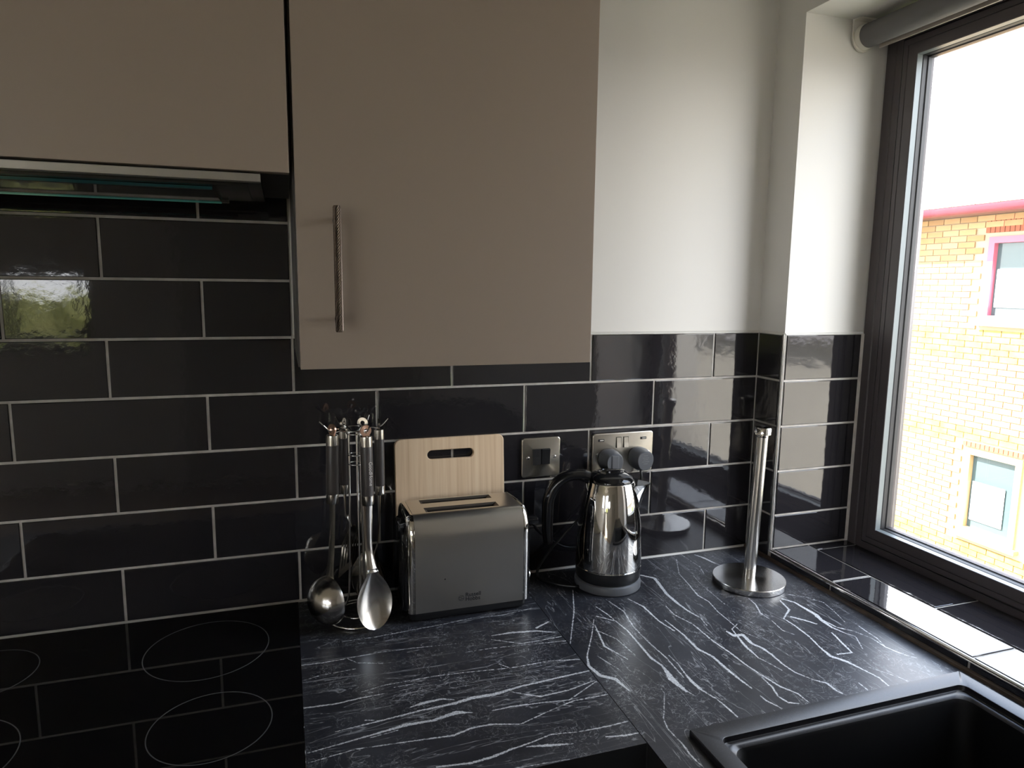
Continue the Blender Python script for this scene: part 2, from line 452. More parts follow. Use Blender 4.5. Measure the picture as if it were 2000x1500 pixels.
obj('gasket', wg, M_GASKET, window_1)
wo_ = MB(); ring_frame(wo_, wy0, wy1, wz0, wz1, [(.0900, F + .030), (.0900, F + .0350), (.0850, F + .050), (.0, F + .051)])
obj('outer_bead', wo_, mat('outer_frame_face', (.05, .040, .042), .4), window_1)
pg = MB().box(F + .0345, F + .0385, wy0 + .09, wy1 - .09, wz0 + .09, wz1 - .09)
obj('pane', pg, M_GLASS, window_1)

# ---- window_2 in the rear wall, and an unseen door added for reflections
w2 = MB()
for a, b, c, d in ((WX0, WX1, WZ0, WZ0 + .04), (WX0, WX1, WZ1 - .04, WZ1), (WX0, WX0 + .04, WZ0 + .04, WZ1 - .04), (WX1 - .04, WX1, WZ0 + .04, WZ1 - .04), (-1.85, -1.82, WZ0 + .04, WZ1 - .04)):
    w2.box(a, b, Y_B - .09, Y_B - .03, c, d)
window_2 = struct(obj('window_2', w2, M_FRAME))
obj('pane', MB().box(WX0 + .04, WX1 - .04, Y_B - .062, Y_B - .058, WZ0 + .04, WZ1 - .04), M_GLASS, window_2)
w3 = MB()  # unseen rear window added to let in fill light
for a, b, c, d in ((VX0, VX1, VZ0, VZ0 + .05), (VX0, VX1, VZ1 - .05, VZ1), (VX0, VX0 + .05, VZ0 + .05, VZ1 - .05), (VX1 - .05, VX1, VZ0 + .05, VZ1 - .05), (-2.86, -2.80, VZ0 + .05, VZ1 - .05)):
    w3.box(a, b, Y_B - .09, Y_B - .03, c, d)
fill_window_rear = struct(obj('fill_window_rear', w3, M_FRAME))
obj('pane', MB().box(VX0 + .05, VX1 - .05, Y_B - .062, Y_B - .058, VZ0 + .05, VZ1 - .05), M_GLASS, fill_window_rear)
w4 = MB()  # unseen side window, added as a second source of warm fill
for a, b, c, d in ((LY0, LY1, LZ0, LZ0 + .05), (LY0, LY1, LZ1 - .05, LZ1), (LY0, LY0 + .05, LZ0 + .05, LZ1 - .05), (LY1 - .05, LY1, LZ0 + .05, LZ1 - .05), (-3.42, -3.37, LZ0 + .05, LZ1 - .05)):
    w4.box(X_L - .09, X_L - .03, a, b, c, d)
fill_window_left = struct(obj('fill_window_left', w4, M_FRAME))
obj('pane', MB().box(X_L - .062, X_L - .058, LY0 + .05, LY1 - .05, LZ0 + .05, LZ1 - .05), M_GLASS, fill_window_left)
M_DOORP = mat('pale_grey_door_paint', (.55, .54, .50), .35)
dr = MB().box(-.75, .12, Y_B, Y_B + .035, Z_F + .005, 1.14)
reflection_door = struct(obj('reflection_door', dr, M_DOORP))
for (a, b, c, d) in ((-.66, -.36, -.75, .05), (-.27, .03, -.75, .05), (-.66, -.36, .2, 1.02), (-.27, .03, .2, 1.02)):
    obj('door_panel', MB().box(a, b, Y_B + .035, Y_B + .043, c, d, 0, .003), M_DOORP, reflection_door)
obj('door_handle', MB().tube([(.07, Y_B + .035, .12), (.07, Y_B + .075, .12), (-.04, Y_B + .075, .12)], .009, 10), M_STEELV, reflection_door, 40)

# ================================================================== OUTSIDE
M_GRASS = mat('lawn_grass', (.10, .17, .035), .9)
base(M_GRASS, ramp(M_GRASS, noise(M_GRASS, coords(M_GRASS), 3, 6, .7), [(.3, (.08, .095, .035)), (.7, (.16, .17, .075))]))
M_PAVE = mat('grey_concrete_paving', (.27, .26, .24), .9)
base(M_PAVE, ramp(M_PAVE, noise(M_PAVE, coords(M_PAVE), 2, 5), [(.3, (.22, .21, .19)), (.7, (.32, .31, .285))]))
Z_G = -3.55
g = MB().box(-60, 60, -60, 60, Z_G - .2, Z_G)
M_GRAVEL = mat('beige_gravel', (.25, .23, .20), .95)
base(M_GRAVEL, ramp(M_GRAVEL, noise(M_GRAVEL, coords(M_GRAVEL), 1.2, 7, .7), [(.3, (.17, .155, .13)), (.7, (.33, .31, .27))]))
ground = struct(obj('ground', g, M_GRAVEL))
lw_ = obj('lawn', MB().box(1.45, 4.0, -12, 20, Z_G, Z_G + .03), M_GRASS); lw_['kind'] = 'stuff'
tag(lw_, 'strip of green lawn below the kitchen window', 'lawn')
pv = MB().box(4.02, 6.6, -17, 20, Z_G, Z_G + .02)
tag(obj('driveway', pv, M_PAVE), 'grey concrete driveway in front of the brick house', 'driveway')

M_MORTAR = mat('buff_mortar', (.36, .30, .21), .9)
M_BRICK = mat('buff_brick', (.50, .34, .17), .85)
t_ = M_BRICK.node_tree; oi = t_.nodes.new('ShaderNodeObjectInfo')
base(M_BRICK, ramp(M_BRICK, math_(M_BRICK, 'ADD', math_(M_BRICK, 'MULTIPLY', oi.outputs['Random'], .6), math_(M_BRICK, 'MULTIPLY', noise(M_BRICK, coords(M_BRICK), 5, 4), .4)), [(.2, (.31, .175, .075)), (.5, (.38, .24, .115)), (.8, (.44, .29, .15))]))
M_BRICKD = mat('ochre_brick', (.42, .29, .07), .85)
base(M_BRICKD, ramp(M_BRICKD, noise(M_BRICKD, coords(M_BRICKD), 6, 4), [(.3, (.27, .17, .035)), (.7, (.36, .25, .07))]))
M_BRICKR = mat('red_brick', (.26, .08, .04), .85)
M_MAROON = mat('red_window_paint', (.42, .10, .15), .5)
M_GUTTER = mat('maroon_gutter', (.15, .020, .036), .45)
M_CREAM = mat('cream_window_frame', (.42, .29, .14), .5)
M_ROOF = mat('terracotta_roof_tile', (.52, .33, .24), .8)
M_FARPANE = mat('far_window_glass', (.055, .085, .09), .05)
M_CURTAIN = mat('white_net_curtain', (.80, .80, .80), .9)
M_SOFFIT = mat('dark_soffit_board', (.16, .08, .06), .7)

BX = 8.0; BY0, BY1 = 2.55, 13.0; EAVE = 1.53
house = thing('house', 'buff brick house with maroon gutter and terracotta roof seen through the window', 'house')
core = MB()
core.box(BX + .012, BX + .4, BY0, 4.15, Z_G, 1.6)
core.box(BX + .012, BX + .4, 4.86, BY1, Z_G, 1.6)
core.box(BX + .012, BX + .4, 4.15, 4.86, Z_G, -2.38)
core.box(BX + .012, BX + .4, 4.15, 4.86, -1.31, .25)
core.box(BX + .012, BX + .4, 4.15, 4.86, 1.24, 1.6)
core.box(BX + .4, BX + 6.5, BY0, BY1, Z_G, 1.55)
obj('wall', core, M_MORTAR, house)
# bricks: courses 75 mm, the 300 largest in view are objects, the rest one joined part
CH, BL = .0755, .225
bmesh_full = MB().box(-.008, .02, -.1075, .1075, -.0325, .0325).mesh('brick', [M_BRICK])
bmesh_dark = MB().box(-.008, .02, -.1075, .1075, -.0325, .0325).mesh('brick', [M_BRICKD])
windows_out = [(4.10, 4.88, -2.44, -1.22), (3.90, 4.88, .19, 1.32)]
rest = MB(); restd = MB(); nb = 0
row = 0; z = Z_G + .04
cands = []
while z < EAVE - .03:
    y = BY0 + (BL / 2 if row % 2 else 0) + .11
    while y < BY1 - .1:
        hit = any(a - .11 < y < b + .11 and c - .02 < z < d + .04 for a, b, c, d in windows_out)
        if not hit:
            dark = (-.225 < z < .115) or (-1.31 < z < -1.07) or (-2.75 < z < -2.52)
            vis = 3.75 < y < 6.3 and z > -.15
            cands.append((y, z, dark, vis))
        y += BL
    z += CH; row += 1
for y, z, dark, vis in cands:
    if vis and nb < 300:
        o = link('brick', bmesh_dark if dark else bmesh_full, house); o.location = (BX, y, z + 0); nb += 1
    else:
        (restd if dark else rest).box(BX - .008, BX + .02, y - .1075, y + .1075, z - .0325, z + .0325)
o = obj('brickwork', rest, M_BRICK, house, fix=False); o['kind'] = 'stuff'
o = obj('banded_brickwork', restd, M_BRICKD, house, fix=False); o['kind'] = 'stuff'
# soldier course heads over the lower window and red-brick head beside the upper one
hd = MB()
for k in range(14): hd.box(BX - .015, BX + .02, 4.10 + k * .058, 4.10 + k * .058 + .05, -1.29, -1.235)
obj('window_head', hd, M_BRICKR, house)
hd = MB()
for k in range(22): hd.box(BX - .006, BX + .02, 3.62 + k * .0585, 3.62 + k * .0585 + .05, 1.30, 1.50)
obj('window_head', hd, M_BRICKR, house)
def far_window(y0, y1, z0, z1, m, sill=True):
    fr = MB(); w = .075
    fr.box(BX - .02, BX + .08, y0, y1, z0, z0 + w); fr.box(BX - .02, BX + .08, y0, y1, z1 - w, z1)
    fr.box(BX - .02, BX + .08, y0, y0 + w, z0 + w, z1 - w); fr.box(BX - .02, BX + .08, y1 - w, y1, z0 + w, z1 - w)
    f = obj('window_frame', fr, m, house)
    obj('pane', MB().box(BX + .045, BX + .05, y0 + w, y1 - w, z0 + w, z1 - w), M_FARPANE, f)
    obj('net_curtain', MB().box(BX + .030, BX + .034, y0 + w + .12, y1 - w - .03, z0 + w + .1, z0 + (z1 - z0) * .62), M_CURTAIN, f)
    obj('window_sill', MB().box(BX - .07, BX + .1, y0 - .05, y1 + .05, z0 - .05, z0), M_CREAM, f)
far_window(4.15, 4.86, -2.38, -1.31, M_CREAM)
far_window(3.95, 4.84, .25, 1.25, M_MAROON)
# eaves: soffit, gutter, tiled slope
obj('soffit', MB().box(BX - .38, BX + .02, BY0 - .2, BY1, 1.515, 1.53), M_SOFFIT, house)
obj('fascia', MB().box(BX - .40, BX - .38, BY0 - .2, BY1, 1.50, 1.60, 0), M_GUTTER, house)
gut = MB().prism([(BX - .40, 1.50), (BX - .43, 1.495), (BX - .47, 1.505), (BX - .49, 1.53), (BX - .495, 1.585), (BX - .40, 1.585)], 'y', BY0 - .2, BY1)
obj('gutter', gut, M_GUTTER, house, 40)
rf = MB()
for k in range(14):                                   # stepped tile courses
    x0 = BX - .42 + k * .27; z0_ = 1.60 + k * .125
    rf.prism([(x0, z0_), (x0, z0_ + .03), (x0 + .30, z0_ + .15), (x0 + .30, z0_ + .12)], 'y', BY0 - .2, BY1) if False else None
    for j in range(int((BY1 - BY0) / .3)):
        yy = BY0 - .2 + j * .3 + (.15 if k % 2 else 0)
        rf.add([(x0, yy, z0_), (x0, yy + .29, z0_), (x0 + .31, yy + .29, z0_ + .115), (x0 + .31, yy, z0_ + .115),
                (x0, yy, z0_ + .022), (x0, yy + .29, z0_ + .022), (x0 + .31, yy + .29, z0_ + .137), (x0 + .31, yy, z0_ + .137)],
               [(0, 3, 2, 1), (4, 5, 6, 7), (0, 1, 5, 4), (1, 2, 6, 5), (2, 3, 7, 6), (3, 0, 4, 7)])
o = obj('roof_tiles', rf, M_ROOF, house, fix=False); o['kind'] = 'stuff'
obj('roof_deck', MB().prism([(BX - .40, 1.585), (BX + 3.3, 3.25), (BX + 6.5, 1.585)], 'y', BY0 - .1, BY1), M_ROOF, house)
place(house, (BX, BY0, Z_G))

# a second house further down the street and trees, seen only in reflections
h2 = thing('house', 'distant grey rendered house with a slate roof, mirrored in the glossy tiles', 'house')
obj('wall', MB().box(9.5, 16, -13, -4.2, Z_G, -.35), mat('grey_render', (.36, .345, .31), .9), h2)
obj('roof', MB().prism([(9.1, -.35), (12.7, 1.0), (16.4, -.35)], 'y', -13.3, -3.9), mat('slate_roof', (.16, .15, .15), .8), h2)
place(h2, (12.7, -9, Z_G))
M_LEAF = mat('tree_leaves', (.07, .13, .03), .8)
base(M_LEAF, ramp(M_LEAF, noise(M_LEAF, coords(M_LEAF), 9, 5, .7), [(.3, (.03, .07, .012)), (.7, (.15, .24, .06))]))
M_BARK = mat('bark', (.12, .09, .06), .9)
def tree(x, y, h, r, label):
    t = thing('tree', label, 'tree')
    obj('trunk', MB().tube([(x, y, Z_G), (x + .05, y, Z_G + h * .5), (x, y + .05, Z_G + h * .8)], [.16, .11, .05], 10), M_BARK, t, 60)
    b = MB(); rnd = random.Random(int(x * 31 + y * 7))
    for k in range(900):
        u = rnd.random() * 2 * pi; v = math.acos(rnd.uniform(-1, 1)); q = r * rnd.uniform(.55, 1.0) ** .6 * (.8 + .3 * sin(3 * u) * sin(2 * v))
        c = Vector((x + q * sin(v) * cos(u), y + q * sin(v) * sin(u), Z_G + h * .72 + q * .9 * cos(v)))
        d1 = Vector((rnd.uniform(-1, 1), rnd.uniform(-1, 1), rnd.uniform(-1, 1))).normalized() * .22
        d2 = d1.cross(Vector((rnd.uniform(-1, 1), rnd.uniform(-1, 1), rnd.uniform(-1, 1)))).normalized() * .16
        b.add([c - d1, c - d2, c + d1, c + d2], [(0, 1, 2, 3)])
    o = obj('foliage', b, M_LEAF, t, fix=False); o['kind'] = 'stuff'
    place(t, (x, y, Z_G))
tree(8.2, -2.6, 3.0, .8, 'small green tree on the lawn beyond the driveway, mirrored in the tiles')
tree(4.2, -22, 6.5, 2.2, 'tall tree at the far end of the driveway, mirrored in the tiles')
M_HEDGE = mat('beech_hedge_leaves', (.22, .24, .07), .8)
base(M_HEDGE, ramp(M_HEDGE, noise(M_HEDGE, coords(M_HEDGE), 6, 5, .7), [(.3, (.20, .24, .07)), (.7, (.52, .50, .22))]))
hg_ = MB(); rnd = random.Random(3)
hg_.box(-9.8, 1.25, -12.6, -11.9, Z_G, .15)
for k in range(5200):
    c = Vector((rnd.uniform(-10, 1.2), -11.82 + rnd.uniform(-.08, .12), rnd.uniform(Z_G + 1.6, .34)))
    d1 = Vector((rnd.uniform(-1, 1), rnd.uniform(-1, 1), rnd.uniform(-1, 1))).normalized() * .11
    d2 = d1.cross(Vector((rnd.uniform(-1, 1), rnd.uniform(-1, 1), rnd.uniform(-1, 1)))).normalized() * .08
    hg_.add([c - d1, c - d2, c + d1, c + d2], [(0, 1, 2, 3)])
tag(obj('hedge', hg_, M_HEDGE, fix=False), 'tall yellow-green hedge behind the kitchen, mirrored in the leftmost tile', 'hedge')

# ================================================================== WALL CABINETS, HOOD
YD = -.340                                     # door front plane
wc = thing('wall_cabinet', 'taupe wall cabinet with a knurled bar handle, right of the cooker hood', 'cabinet')
cb = MB()
x0, x1, z0, z1 = .0045, .449, .4965, 1.40
for a, b, c, d in ((x0, x0 + .018, z0, z1), (x1 - .018, x1, z0, z1)): cb.box(a, b, YD + .021, .0, c, d)
cb.box(x0 + .018, x1 - .018, YD + .021, .0, z0, z0 + .018); cb.box(x0 + .018, x1 - .018, YD + .021, .0, z1 - .018, z1)
cb.box(x0 + .018, x1 - .018, -.012, .0, z0 + .018, z1 - .018)
cb.box(x0 + .018, x1 - .018, YD + .03, -.012, .9, .918)
obj('carcass', cb, M_CARC, wc)
dw = obj('door', MB().box(.0070, .4468, YD, YD + .0185, .4953, 1.41, 0, .0009), M_DOOR, wc)
# knurled bar handle
kn = MB()
rk, n, zz0, zz1 = .0050, 28, .5490, .7170
hx, hy = .0588, YD - .029
nz = 84; rings = []
for j in range(nz + 1):
    z = zz0 + (zz1 - zz0) * j / nz; ring = []
    for k in range(n):
        a = 2 * pi * k / n
        rr = rk + (.00035 if (j + k) % 2 else -.0002)
        if j in (0, nz): rr = rk - .0006
        ring.append((hx + rr * cos(a), hy + rr * sin(a), z))
    rings.append(ring)
kn.loft(rings)
M_KNURL = mat('knurled_dark_bronze', (.17, .135, .11), .34, 1.0)
M_NICKEL = mat('dark_nickel', (.16, .135, .115), .35, 1.0)
h = obj('handle', kn, M_KNURL, dw)
for z in (.566, .700):
    dw_post = MB().tube([(hx, hy + .003, z), (hx, YD, z)], .0042, 12)
    obj('handle_post', dw_post, M_NICKEL, dw, 40)

wc2 = thing('wall_cabinet', 'short taupe cabinet above the cooker hood with no handle', 'cabinet')
cb = MB(); x0, x1, z0, z1 = -.640, .0025, .7640, 1.40
cb.box(x0, x0 + .018, YD + .021, .0, z0, z1); cb.box(x1 - .018, x1, YD + .021, 0, z0, z1)
cb.box(x0 + .018, x1 - .018, YD + .021, .0, z0, z0 + .018); cb.box(x0 + .018, x1 - .018, YD + .021, 0, z1 - .018, z1)
obj('carcass', cb, M_CARC, wc2)
obj('door', MB().box(-.640, .0003, YD, YD + .0185, .7595, 1.41, 0, .0009), M_DOOR, wc2)
wc3 = thing('wall_cabinet', 'taupe wall cabinet left of the cooker hood, outside the picture', 'cabinet')
obj('carcass', MB().box(-1.24, -.643, YD + .021, 0, .4965, 1.40), M_CARC, wc3)
obj('door', MB().box(-1.24, -.643, YD, YD + .0185, .4953, 1.41, 0, .0009), M_DOOR, wc3)
place(wc, (.2268, -.16, .4953)); place(wc2, (-.32, -.16, .7595)); place(wc3, (-.94, -.16, .4953))

hood = thing('cooker_hood', 'slim integrated cooker hood with silver lip and glass panel under the cabinet', 'cooker hood')
hb = MB(); hb.box(-.630, -.0365, -.322, -.088, .7475, .7600)
hb.box(-.610, -.055, -.300, -.110, .7445, .7475)
obj('body', hb, M_HOODDARK, hood)
obj('front_lip', MB().box(-.636, -.0362, -.3375, -.3215, .7462, .7565, 0, .0008), M_HOODLIP, hood)
gp = obj('glass_panel', MB().box(-.565, -.1000, -.2800, -.1270, .7392, .7436), mat('dark_glass_panel', (.02, .022, .022), .04), hood)
obj('glass_edge', MB().box(-.565, -.1000, -.1268, -.1248, .7375, .7440), M_GLASSEDGE_LIT, gp)  # own teal, brightened so the colour carries the glow of the lit edge
obj('glass_edge', MB().box(-.565, -.1000, -.2820, -.2802, .7400, .7440), mat('dark_teal_glass_edge', (.02, .09, .10), .1), gp)
M_FILTER = mat('hood_filter', (.10, .10, .095), .35, .6)
obj('filter', MB().box(-.57, -.09, -.118, -.112, .7400, .7445), M_FILTER, hood)
place(hood, (-.333, -.2, .7392))

# ================================================================== WORKTOPS
VEINS_LEFT = [[(0.065,-0.18,0.63),(0.12,-0.181,0.84),(0.19,-0.175,1.04),(0.248,-0.17,0.84),(0.302,-0.163,0.63),(0.357,-0.168,0.42),(0.431,-0.157,0.42)],
[(-0.011,-0.237,1.46),(0.028,-0.24,1.25),(0.072,-0.238,0.84),(0.12,-0.234,0.63),(0.179,-0.238,0.42),(0.256,-0.245,0.42)],
[(0.069,-0.24,0.84),(0.083,-0.257,0.84),(0.122,-0.271,0.42)],
[(-0.006,-0.285,0.63),(0.023,-0.277,0.63),(0.078,-0.274,0.63)],
[(-0.004,-0.358,1.67),(0.041,-0.361,1.67),(0.078,-0.357,1.46),(0.118,-0.356,0.84)],
[(0.08,-0.342,0.42),(0.116,-0.334,0.63),(0.193,-0.332,0.84),(0.243,-0.336,0.84),(0.319,-0.345,0.84),(0.387,-0.344,1.04),(0.435,-0.354,1.25)],
[(0.036,-0.427,0.63),(0.096,-0.421,1.67),(0.159,-0.414,1.88),(0.206,-0.412,2.93),(0.237,-0.406,3.76),(0.273,-0.407,3.76),(0.317,-0.399,2.09),(0.367,-0.395,2.09),(0.436,-0.39,1.67)],
[(0.144,-0.402,0.84),(0.165,-0.397,3.34),(0.192,-0.395,2.09),(0.211,-0.403,0.63)],
[(-0.001,-0.461,0.84),(0.047,-0.454,1.25),(0.087,-0.448,1.88),(0.131,-0.441,3.34),(0.17,-0.442,2.51),(0.206,-0.434,4.6),(0.229,-0.441,0.63)],
[(0.256,-0.445,0.63),(0.286,-0.444,1.67),(0.331,-0.448,1.25),(0.375,-0.454,1.04),(0.435,-0.421,0.84)],
[(0.298,-0.409,0.84),(0.336,-0.433,1.67),(0.385,-0.43,1.46),(0.433,-0.418,0.84)],
[(-0.002,-0.481,0.63),(0.059,-0.472,0.84),(0.136,-0.478,1.25),(0.189,-0.483,1.88),(0.219,-0.475,1.88),(0.247,-0.475,1.67),(0.286,-0.487,1.04),(0.338,-0.47,0.84),(0.38,-0.458,1.04),(0.438,-0.458,1.25)],
[(0.155,-0.538,1.67),(0.2,-0.544,1.88),(0.228,-0.541,2.51),(0.257,-0.534,1.67),(0.286,-0.529,1.25),(0.318,-0.521,1.04),(0.359,-0.527,0.84),(0.403,-0.528,1.46),(0.435,-0.526,1.04)],
[(0.279,-0.535,1.04),(0.307,-0.541,2.93),(0.341,-0.548,1.04)],
[(0.39,-0.548,1.25),(0.414,-0.553,2.09),(0.438,-0.554,1.25)],
[(0.318,-0.236,1.04),(0.354,-0.236,2.93),(0.4,-0.243,2.51),(0.431,-0.258,1.25)],
[(0.404,-0.233,2.51),(0.432,-0.218,2.09)],
[(0.314,-0.249,0.63),(0.359,-0.277,1.25),(0.395,-0.277,1.04),(0.435,-0.275,1.25)],
[(0.304,-0.328,0.84),(0.316,-0.344,0.84)],
[(0.261,-0.277,0.63),(0.306,-0.277,0.84),(0.374,-0.284,0.42),(0.443,-0.292,0.42)],
[(0.078,-0.413,1.04),(0.099,-0.42,0.84)],
[(0.25,-0.57,0.84),(0.324,-0.575,0.63)],
[(0.081,-0.454,0.63),(0.119,-0.449,0.84)],
[(0.13,-0.344,0.63),(0.166,-0.344,0.63)]]
VEINS_RIGHT = [[(0.53,-0.106,0.84),(0.495,-0.193,1.25),(0.441,-0.302,0.84)],
[(0.518,-0.233,0.63),(0.49,-0.285,0.84),(0.452,-0.348,1.04),(0.442,-0.377,2.93),(0.448,-0.408,3.76),(0.467,-0.425,4.18),(0.473,-0.46,1.04)],
[(0.543,-0.187,0.84),(0.55,-0.218,1.67),(0.554,-0.252,0.63)],
[(0.528,-0.224,1.25),(0.554,-0.252,1.46),(0.558,-0.291,1.46),(0.555,-0.34,2.09),(0.552,-0.385,2.51),(0.558,-0.412,1.67),(0.55,-0.451,3.76),(0.556,-0.486,2.93)],
[(0.553,-0.377,0.88),(0.557,-0.405,1.54),(0.557,-0.43,2.42),(0.555,-0.457,2.64),(0.557,-0.484,1.32),(0.562,-0.502,0.44)],
[(0.51,-0.254,0.84),(0.494,-0.328,2.09),(0.513,-0.377,0.84)],
[(0.504,-0.271,0.84),(0.525,-0.31,1.04),(0.531,-0.369,0.63)],
[(0.469,-0.353,0.84),(0.477,-0.378,1.04),(0.486,-0.405,0.63)],
[(0.576,-0.166,0.84),(0.586,-0.221,1.25),(0.575,-0.281,1.04),(0.574,-0.339,1.04),(0.577,-0.393,1.25),(0.573,-0.452,1.04)],
[(0.585,-0.387,0.66),(0.586,-0.413,0.88),(0.581,-0.444,1.32),(0.579,-0.461,2.86),(0.58,-0.485,3.08),(0.583,-0.5,1.32),(0.589,-0.518,1.1),(0.591,-0.535,1.54),(0.592,-0.564,1.54)],
[(0.619,-0.175,1.04),(0.632,-0.214,2.09),(0.631,-0.275,1.67),(0.639,-0.316,1.67)],
[(0.644,-0.276,1.16),(0.647,-0.333,1.93),(0.644,-0.383,2.7),(0.654,-0.41,2.31),(0.654,-0.451,2.7),(0.655,-0.478,2.31),(0.658,-0.51,1.16)],
[(0.7,-0.082,2.93),(0.72,-0.104,3.76),(0.705,-0.178,3.34),(0.704,-0.223,2.93)],
[(0.704,-0.175,2.7),(0.703,-0.217,2.7),(0.706,-0.257,2.31),(0.713,-0.289,1.16),(0.707,-0.316,0.58)],
[(0.675,-0.225,0.77),(0.672,-0.262,1.16),(0.685,-0.303,1.16),(0.685,-0.37,1.54),(0.69,-0.409,1.93),(0.692,-0.451,1.54),(0.697,-0.485,1.54),(0.704,-0.519,1.93),(0.717,-0.543,1.54),(0.717,-0.567,0.96)],
[(0.729,-0.344,1.54),(0.732,-0.362,4.24),(0.749,-0.364,3.85),(0.745,-0.395,3.08),(0.753,-0.413,2.7),(0.754,-0.435,2.31),(0.752,-0.464,1.54),(0.754,-0.492,1.54),(0.767,-0.518,0.96),(0.781,-0.533,2.31),(0.78,-0.553,1.93),(0.784,-0.566,0.77)],
[(0.765,-0.327,0.77),(0.743,-0.341,1.16),(0.729,-0.397,2.7),(0.726,-0.438,1.16),(0.734,-0.464,0.96),(0.738,-0.482,0.77)],
[(0.82,-0.027,0.39),(0.783,-0.098,0.77),(0.773,-0.152,1.16),(0.762,-0.202,1.73),(0.767,-0.232,0.96),(0.759,-0.274,1.16),(0.757,-0.31,0.96),(0.754,-0.352,0.77),(0.769,-0.383,0.58)],
[(0.847,-0.002,0.39),(0.846,-0.045,0.58),(0.848,-0.078,0.77),(0.835,-0.114,0.96)],
[(0.876,-0.016,1.54),(0.885,-0.035,3.47),(0.89,-0.064,2.7),(0.896,-0.082,0.77)],
[(0.807,-0.116,0.58),(0.798,-0.16,0.58),(0.794,-0.211,0.58),(0.791,-0.252,0.77)],
[(0.852,-0.245,0.77),(0.849,-0.269,1.54),(0.834,-0.304,1.16),(0.835,-0.334,0.77),(0.829,-0.371,0.96),(0.839,-0.391,0.58)],
[(0.907,-0.27,1.54),(0.897,-0.308,2.31),(0.862,-0.335,1.16),(0.863,-0.364,1.73),(0.86,-0.404,1.73),(0.851,-0.44,1.54),(0.847,-0.469,3.47),(0.86,-0.491,3.47),(0.864,-0.506,2.31),(0.869,-0.527,1.54),(0.873,-0.545,1.54),(0.869,-0.567,1.35)],
[(0.916,-0.265,1.93),(0.929,-0.285,2.31),(0.932,-0.341,4.62),(0.926,-0.361,3.85),(0.924,-0.39,2.31),(0.931,-0.412,1.16),(0.94,-0.429,0.96),(0.918,-0.467,0.77)],
[(0.88,-0.333,2.31),(0.896,-0.353,2.7),(0.906,-0.37,1.93)],
[(0.909,-0.406,1.54),(0.899,-0.442,2.31),(0.891,-0.471,1.54),(0.863,-0.468,1.93)],
[(0.926,-0.347,1.93),(0.934,-0.393,1.54),(0.952,-0.412,0.96),(0.963,-0.442,0.77),(0.962,-0.474,1.54),(0.968,-0.494,1.54),(0.976,-0.509,1.16),(0.983,-0.517,0.58)],
[(0.94,-0.251,0.77),(0.967,-0.272,0.58),(0.984,-0.302,0.58),(0.976,-0.339,0.58),(0.963,-0.38,0.39)],
[(0.977,-0.391,0.58),(0.974,-0.415,1.16),(0.972,-0.445,0.96),(0.962,-0.474,0.58)],
[(0.83,-0.548,1.16),(0.828,-0.567,1.16)],
[(0.881,-0.515,0.58),(0.898,-0.542,0.58),(0.911,-0.567,0.58)],
[(0.523,-0.468,0.33),(0.521,-0.481,0.55),(0.495,-0.524,0.55),(0.487,-0.536,0.99),(0.481,-0.557,0.99),(0.482,-0.578,0.88),(0.483,-0.596,1.43),(0.481,-0.615,1.43),(0.482,-0.628,1.32),(0.484,-0.643,1.1)],
[(0.658,-0.53,1.1),(0.658,-0.543,1.54),(0.663,-0.555,1.54),(0.668,-0.567,0.88)],
[(0.693,-0.489,0.66),(0.691,-0.516,1.54),(0.683,-0.539,1.32),(0.687,-0.557,2.2),(0.7,-0.564,1.32)]]


def worktop(name, xs, ys, z0, veins, m, hole, parent=None):
    xs = np.array(xs); ys = np.array(ys); nx, ny = len(xs), len(ys)
    X, Y = np.meshgrid(xs, ys)
    val = np.full(X.shape, -9.0)
    for pl in veins:
        for (ax, ay, aw), (bx, by, bw) in zip(pl[:-1], pl[1:]):
            dx, dy = bx - ax, by - ay; L2 = dx * dx + dy * dy + 1e-12
            t = np.clip(((X - ax) * dx + (Y - ay) * dy) / L2, 0, 1)
            d = np.hypot(X - ax - t * dx, Y - ay - t * dy) * 1000
            hw = np.maximum((aw + (bw - aw) * t) * .92, .62)
            val = np.maximum(val, hw - d)
    val = np.clip(val, -9, 9)
    V = np.stack([X.ravel(), Y.ravel(), np.zeros(X.size)], 1)
    faces = []
    for j in range(ny - 1):
        ym = (ys[j] + ys[j + 1]) / 2
        for i in range(nx - 1):
            xm = (xs[i] + xs[i + 1]) / 2
            if hole and hole[0] < xm < hole[1] and hole[2] < ym < hole[3]: continue
            a = j * nx + i; faces.append((a, a + 1, a + nx + 1, a + nx))
    b = MB(); b.v = [tuple(v) for v in V.tolist()]; b.f = faces; b.m = [0] * len(faces)
    xa, xb, ya, yb = xs[0], xs[-1], ys[0], ys[-1]
    def skirt(loop):
        k = len(loop); vs = [(p, q, 0) for p, q in loop] + [(p, q, z0) for p, q in loop]
        b.add(vs, [(i, (i + 1) % k, k + (i + 1) % k, k + i) for i in range(k)], 1)
    skirt([(xa, ya), (xb, ya), (xb, yb), (xa, yb)])
    if hole: skirt([(hole[0], hole[2]), (hole[0], hole[3]), (hole[1], hole[3]), (hole[1], hole[2])])
    else: b.add([(xa, ya, z0), (xb, ya, z0), (xb, yb, z0), (xa, yb, z0)], [(0, 3, 2, 1)], 1)
    me = b.mesh(name, [m, mat('black_laminate_edge', (.012, .012, .013), .35)], None, fix=False)
    at = me.attributes.new('vein', 'FLOAT', 'POINT')
    arr = np.full(len(me.vertices), -9.0, dtype=np.float32); arr[:val.size] = val.ravel()
    at.data.foreach_set('value', arr)
    return link(name, me, parent)
xl = [-1.6, -.64] + list(np.linspace(-.012, .4375, 361))
yl = list(np.linspace(-.5765, .0, 462))
wl = worktop('worktop', xl, yl, -.038, VEINS_LEFT, M_MARBLE_L, None)
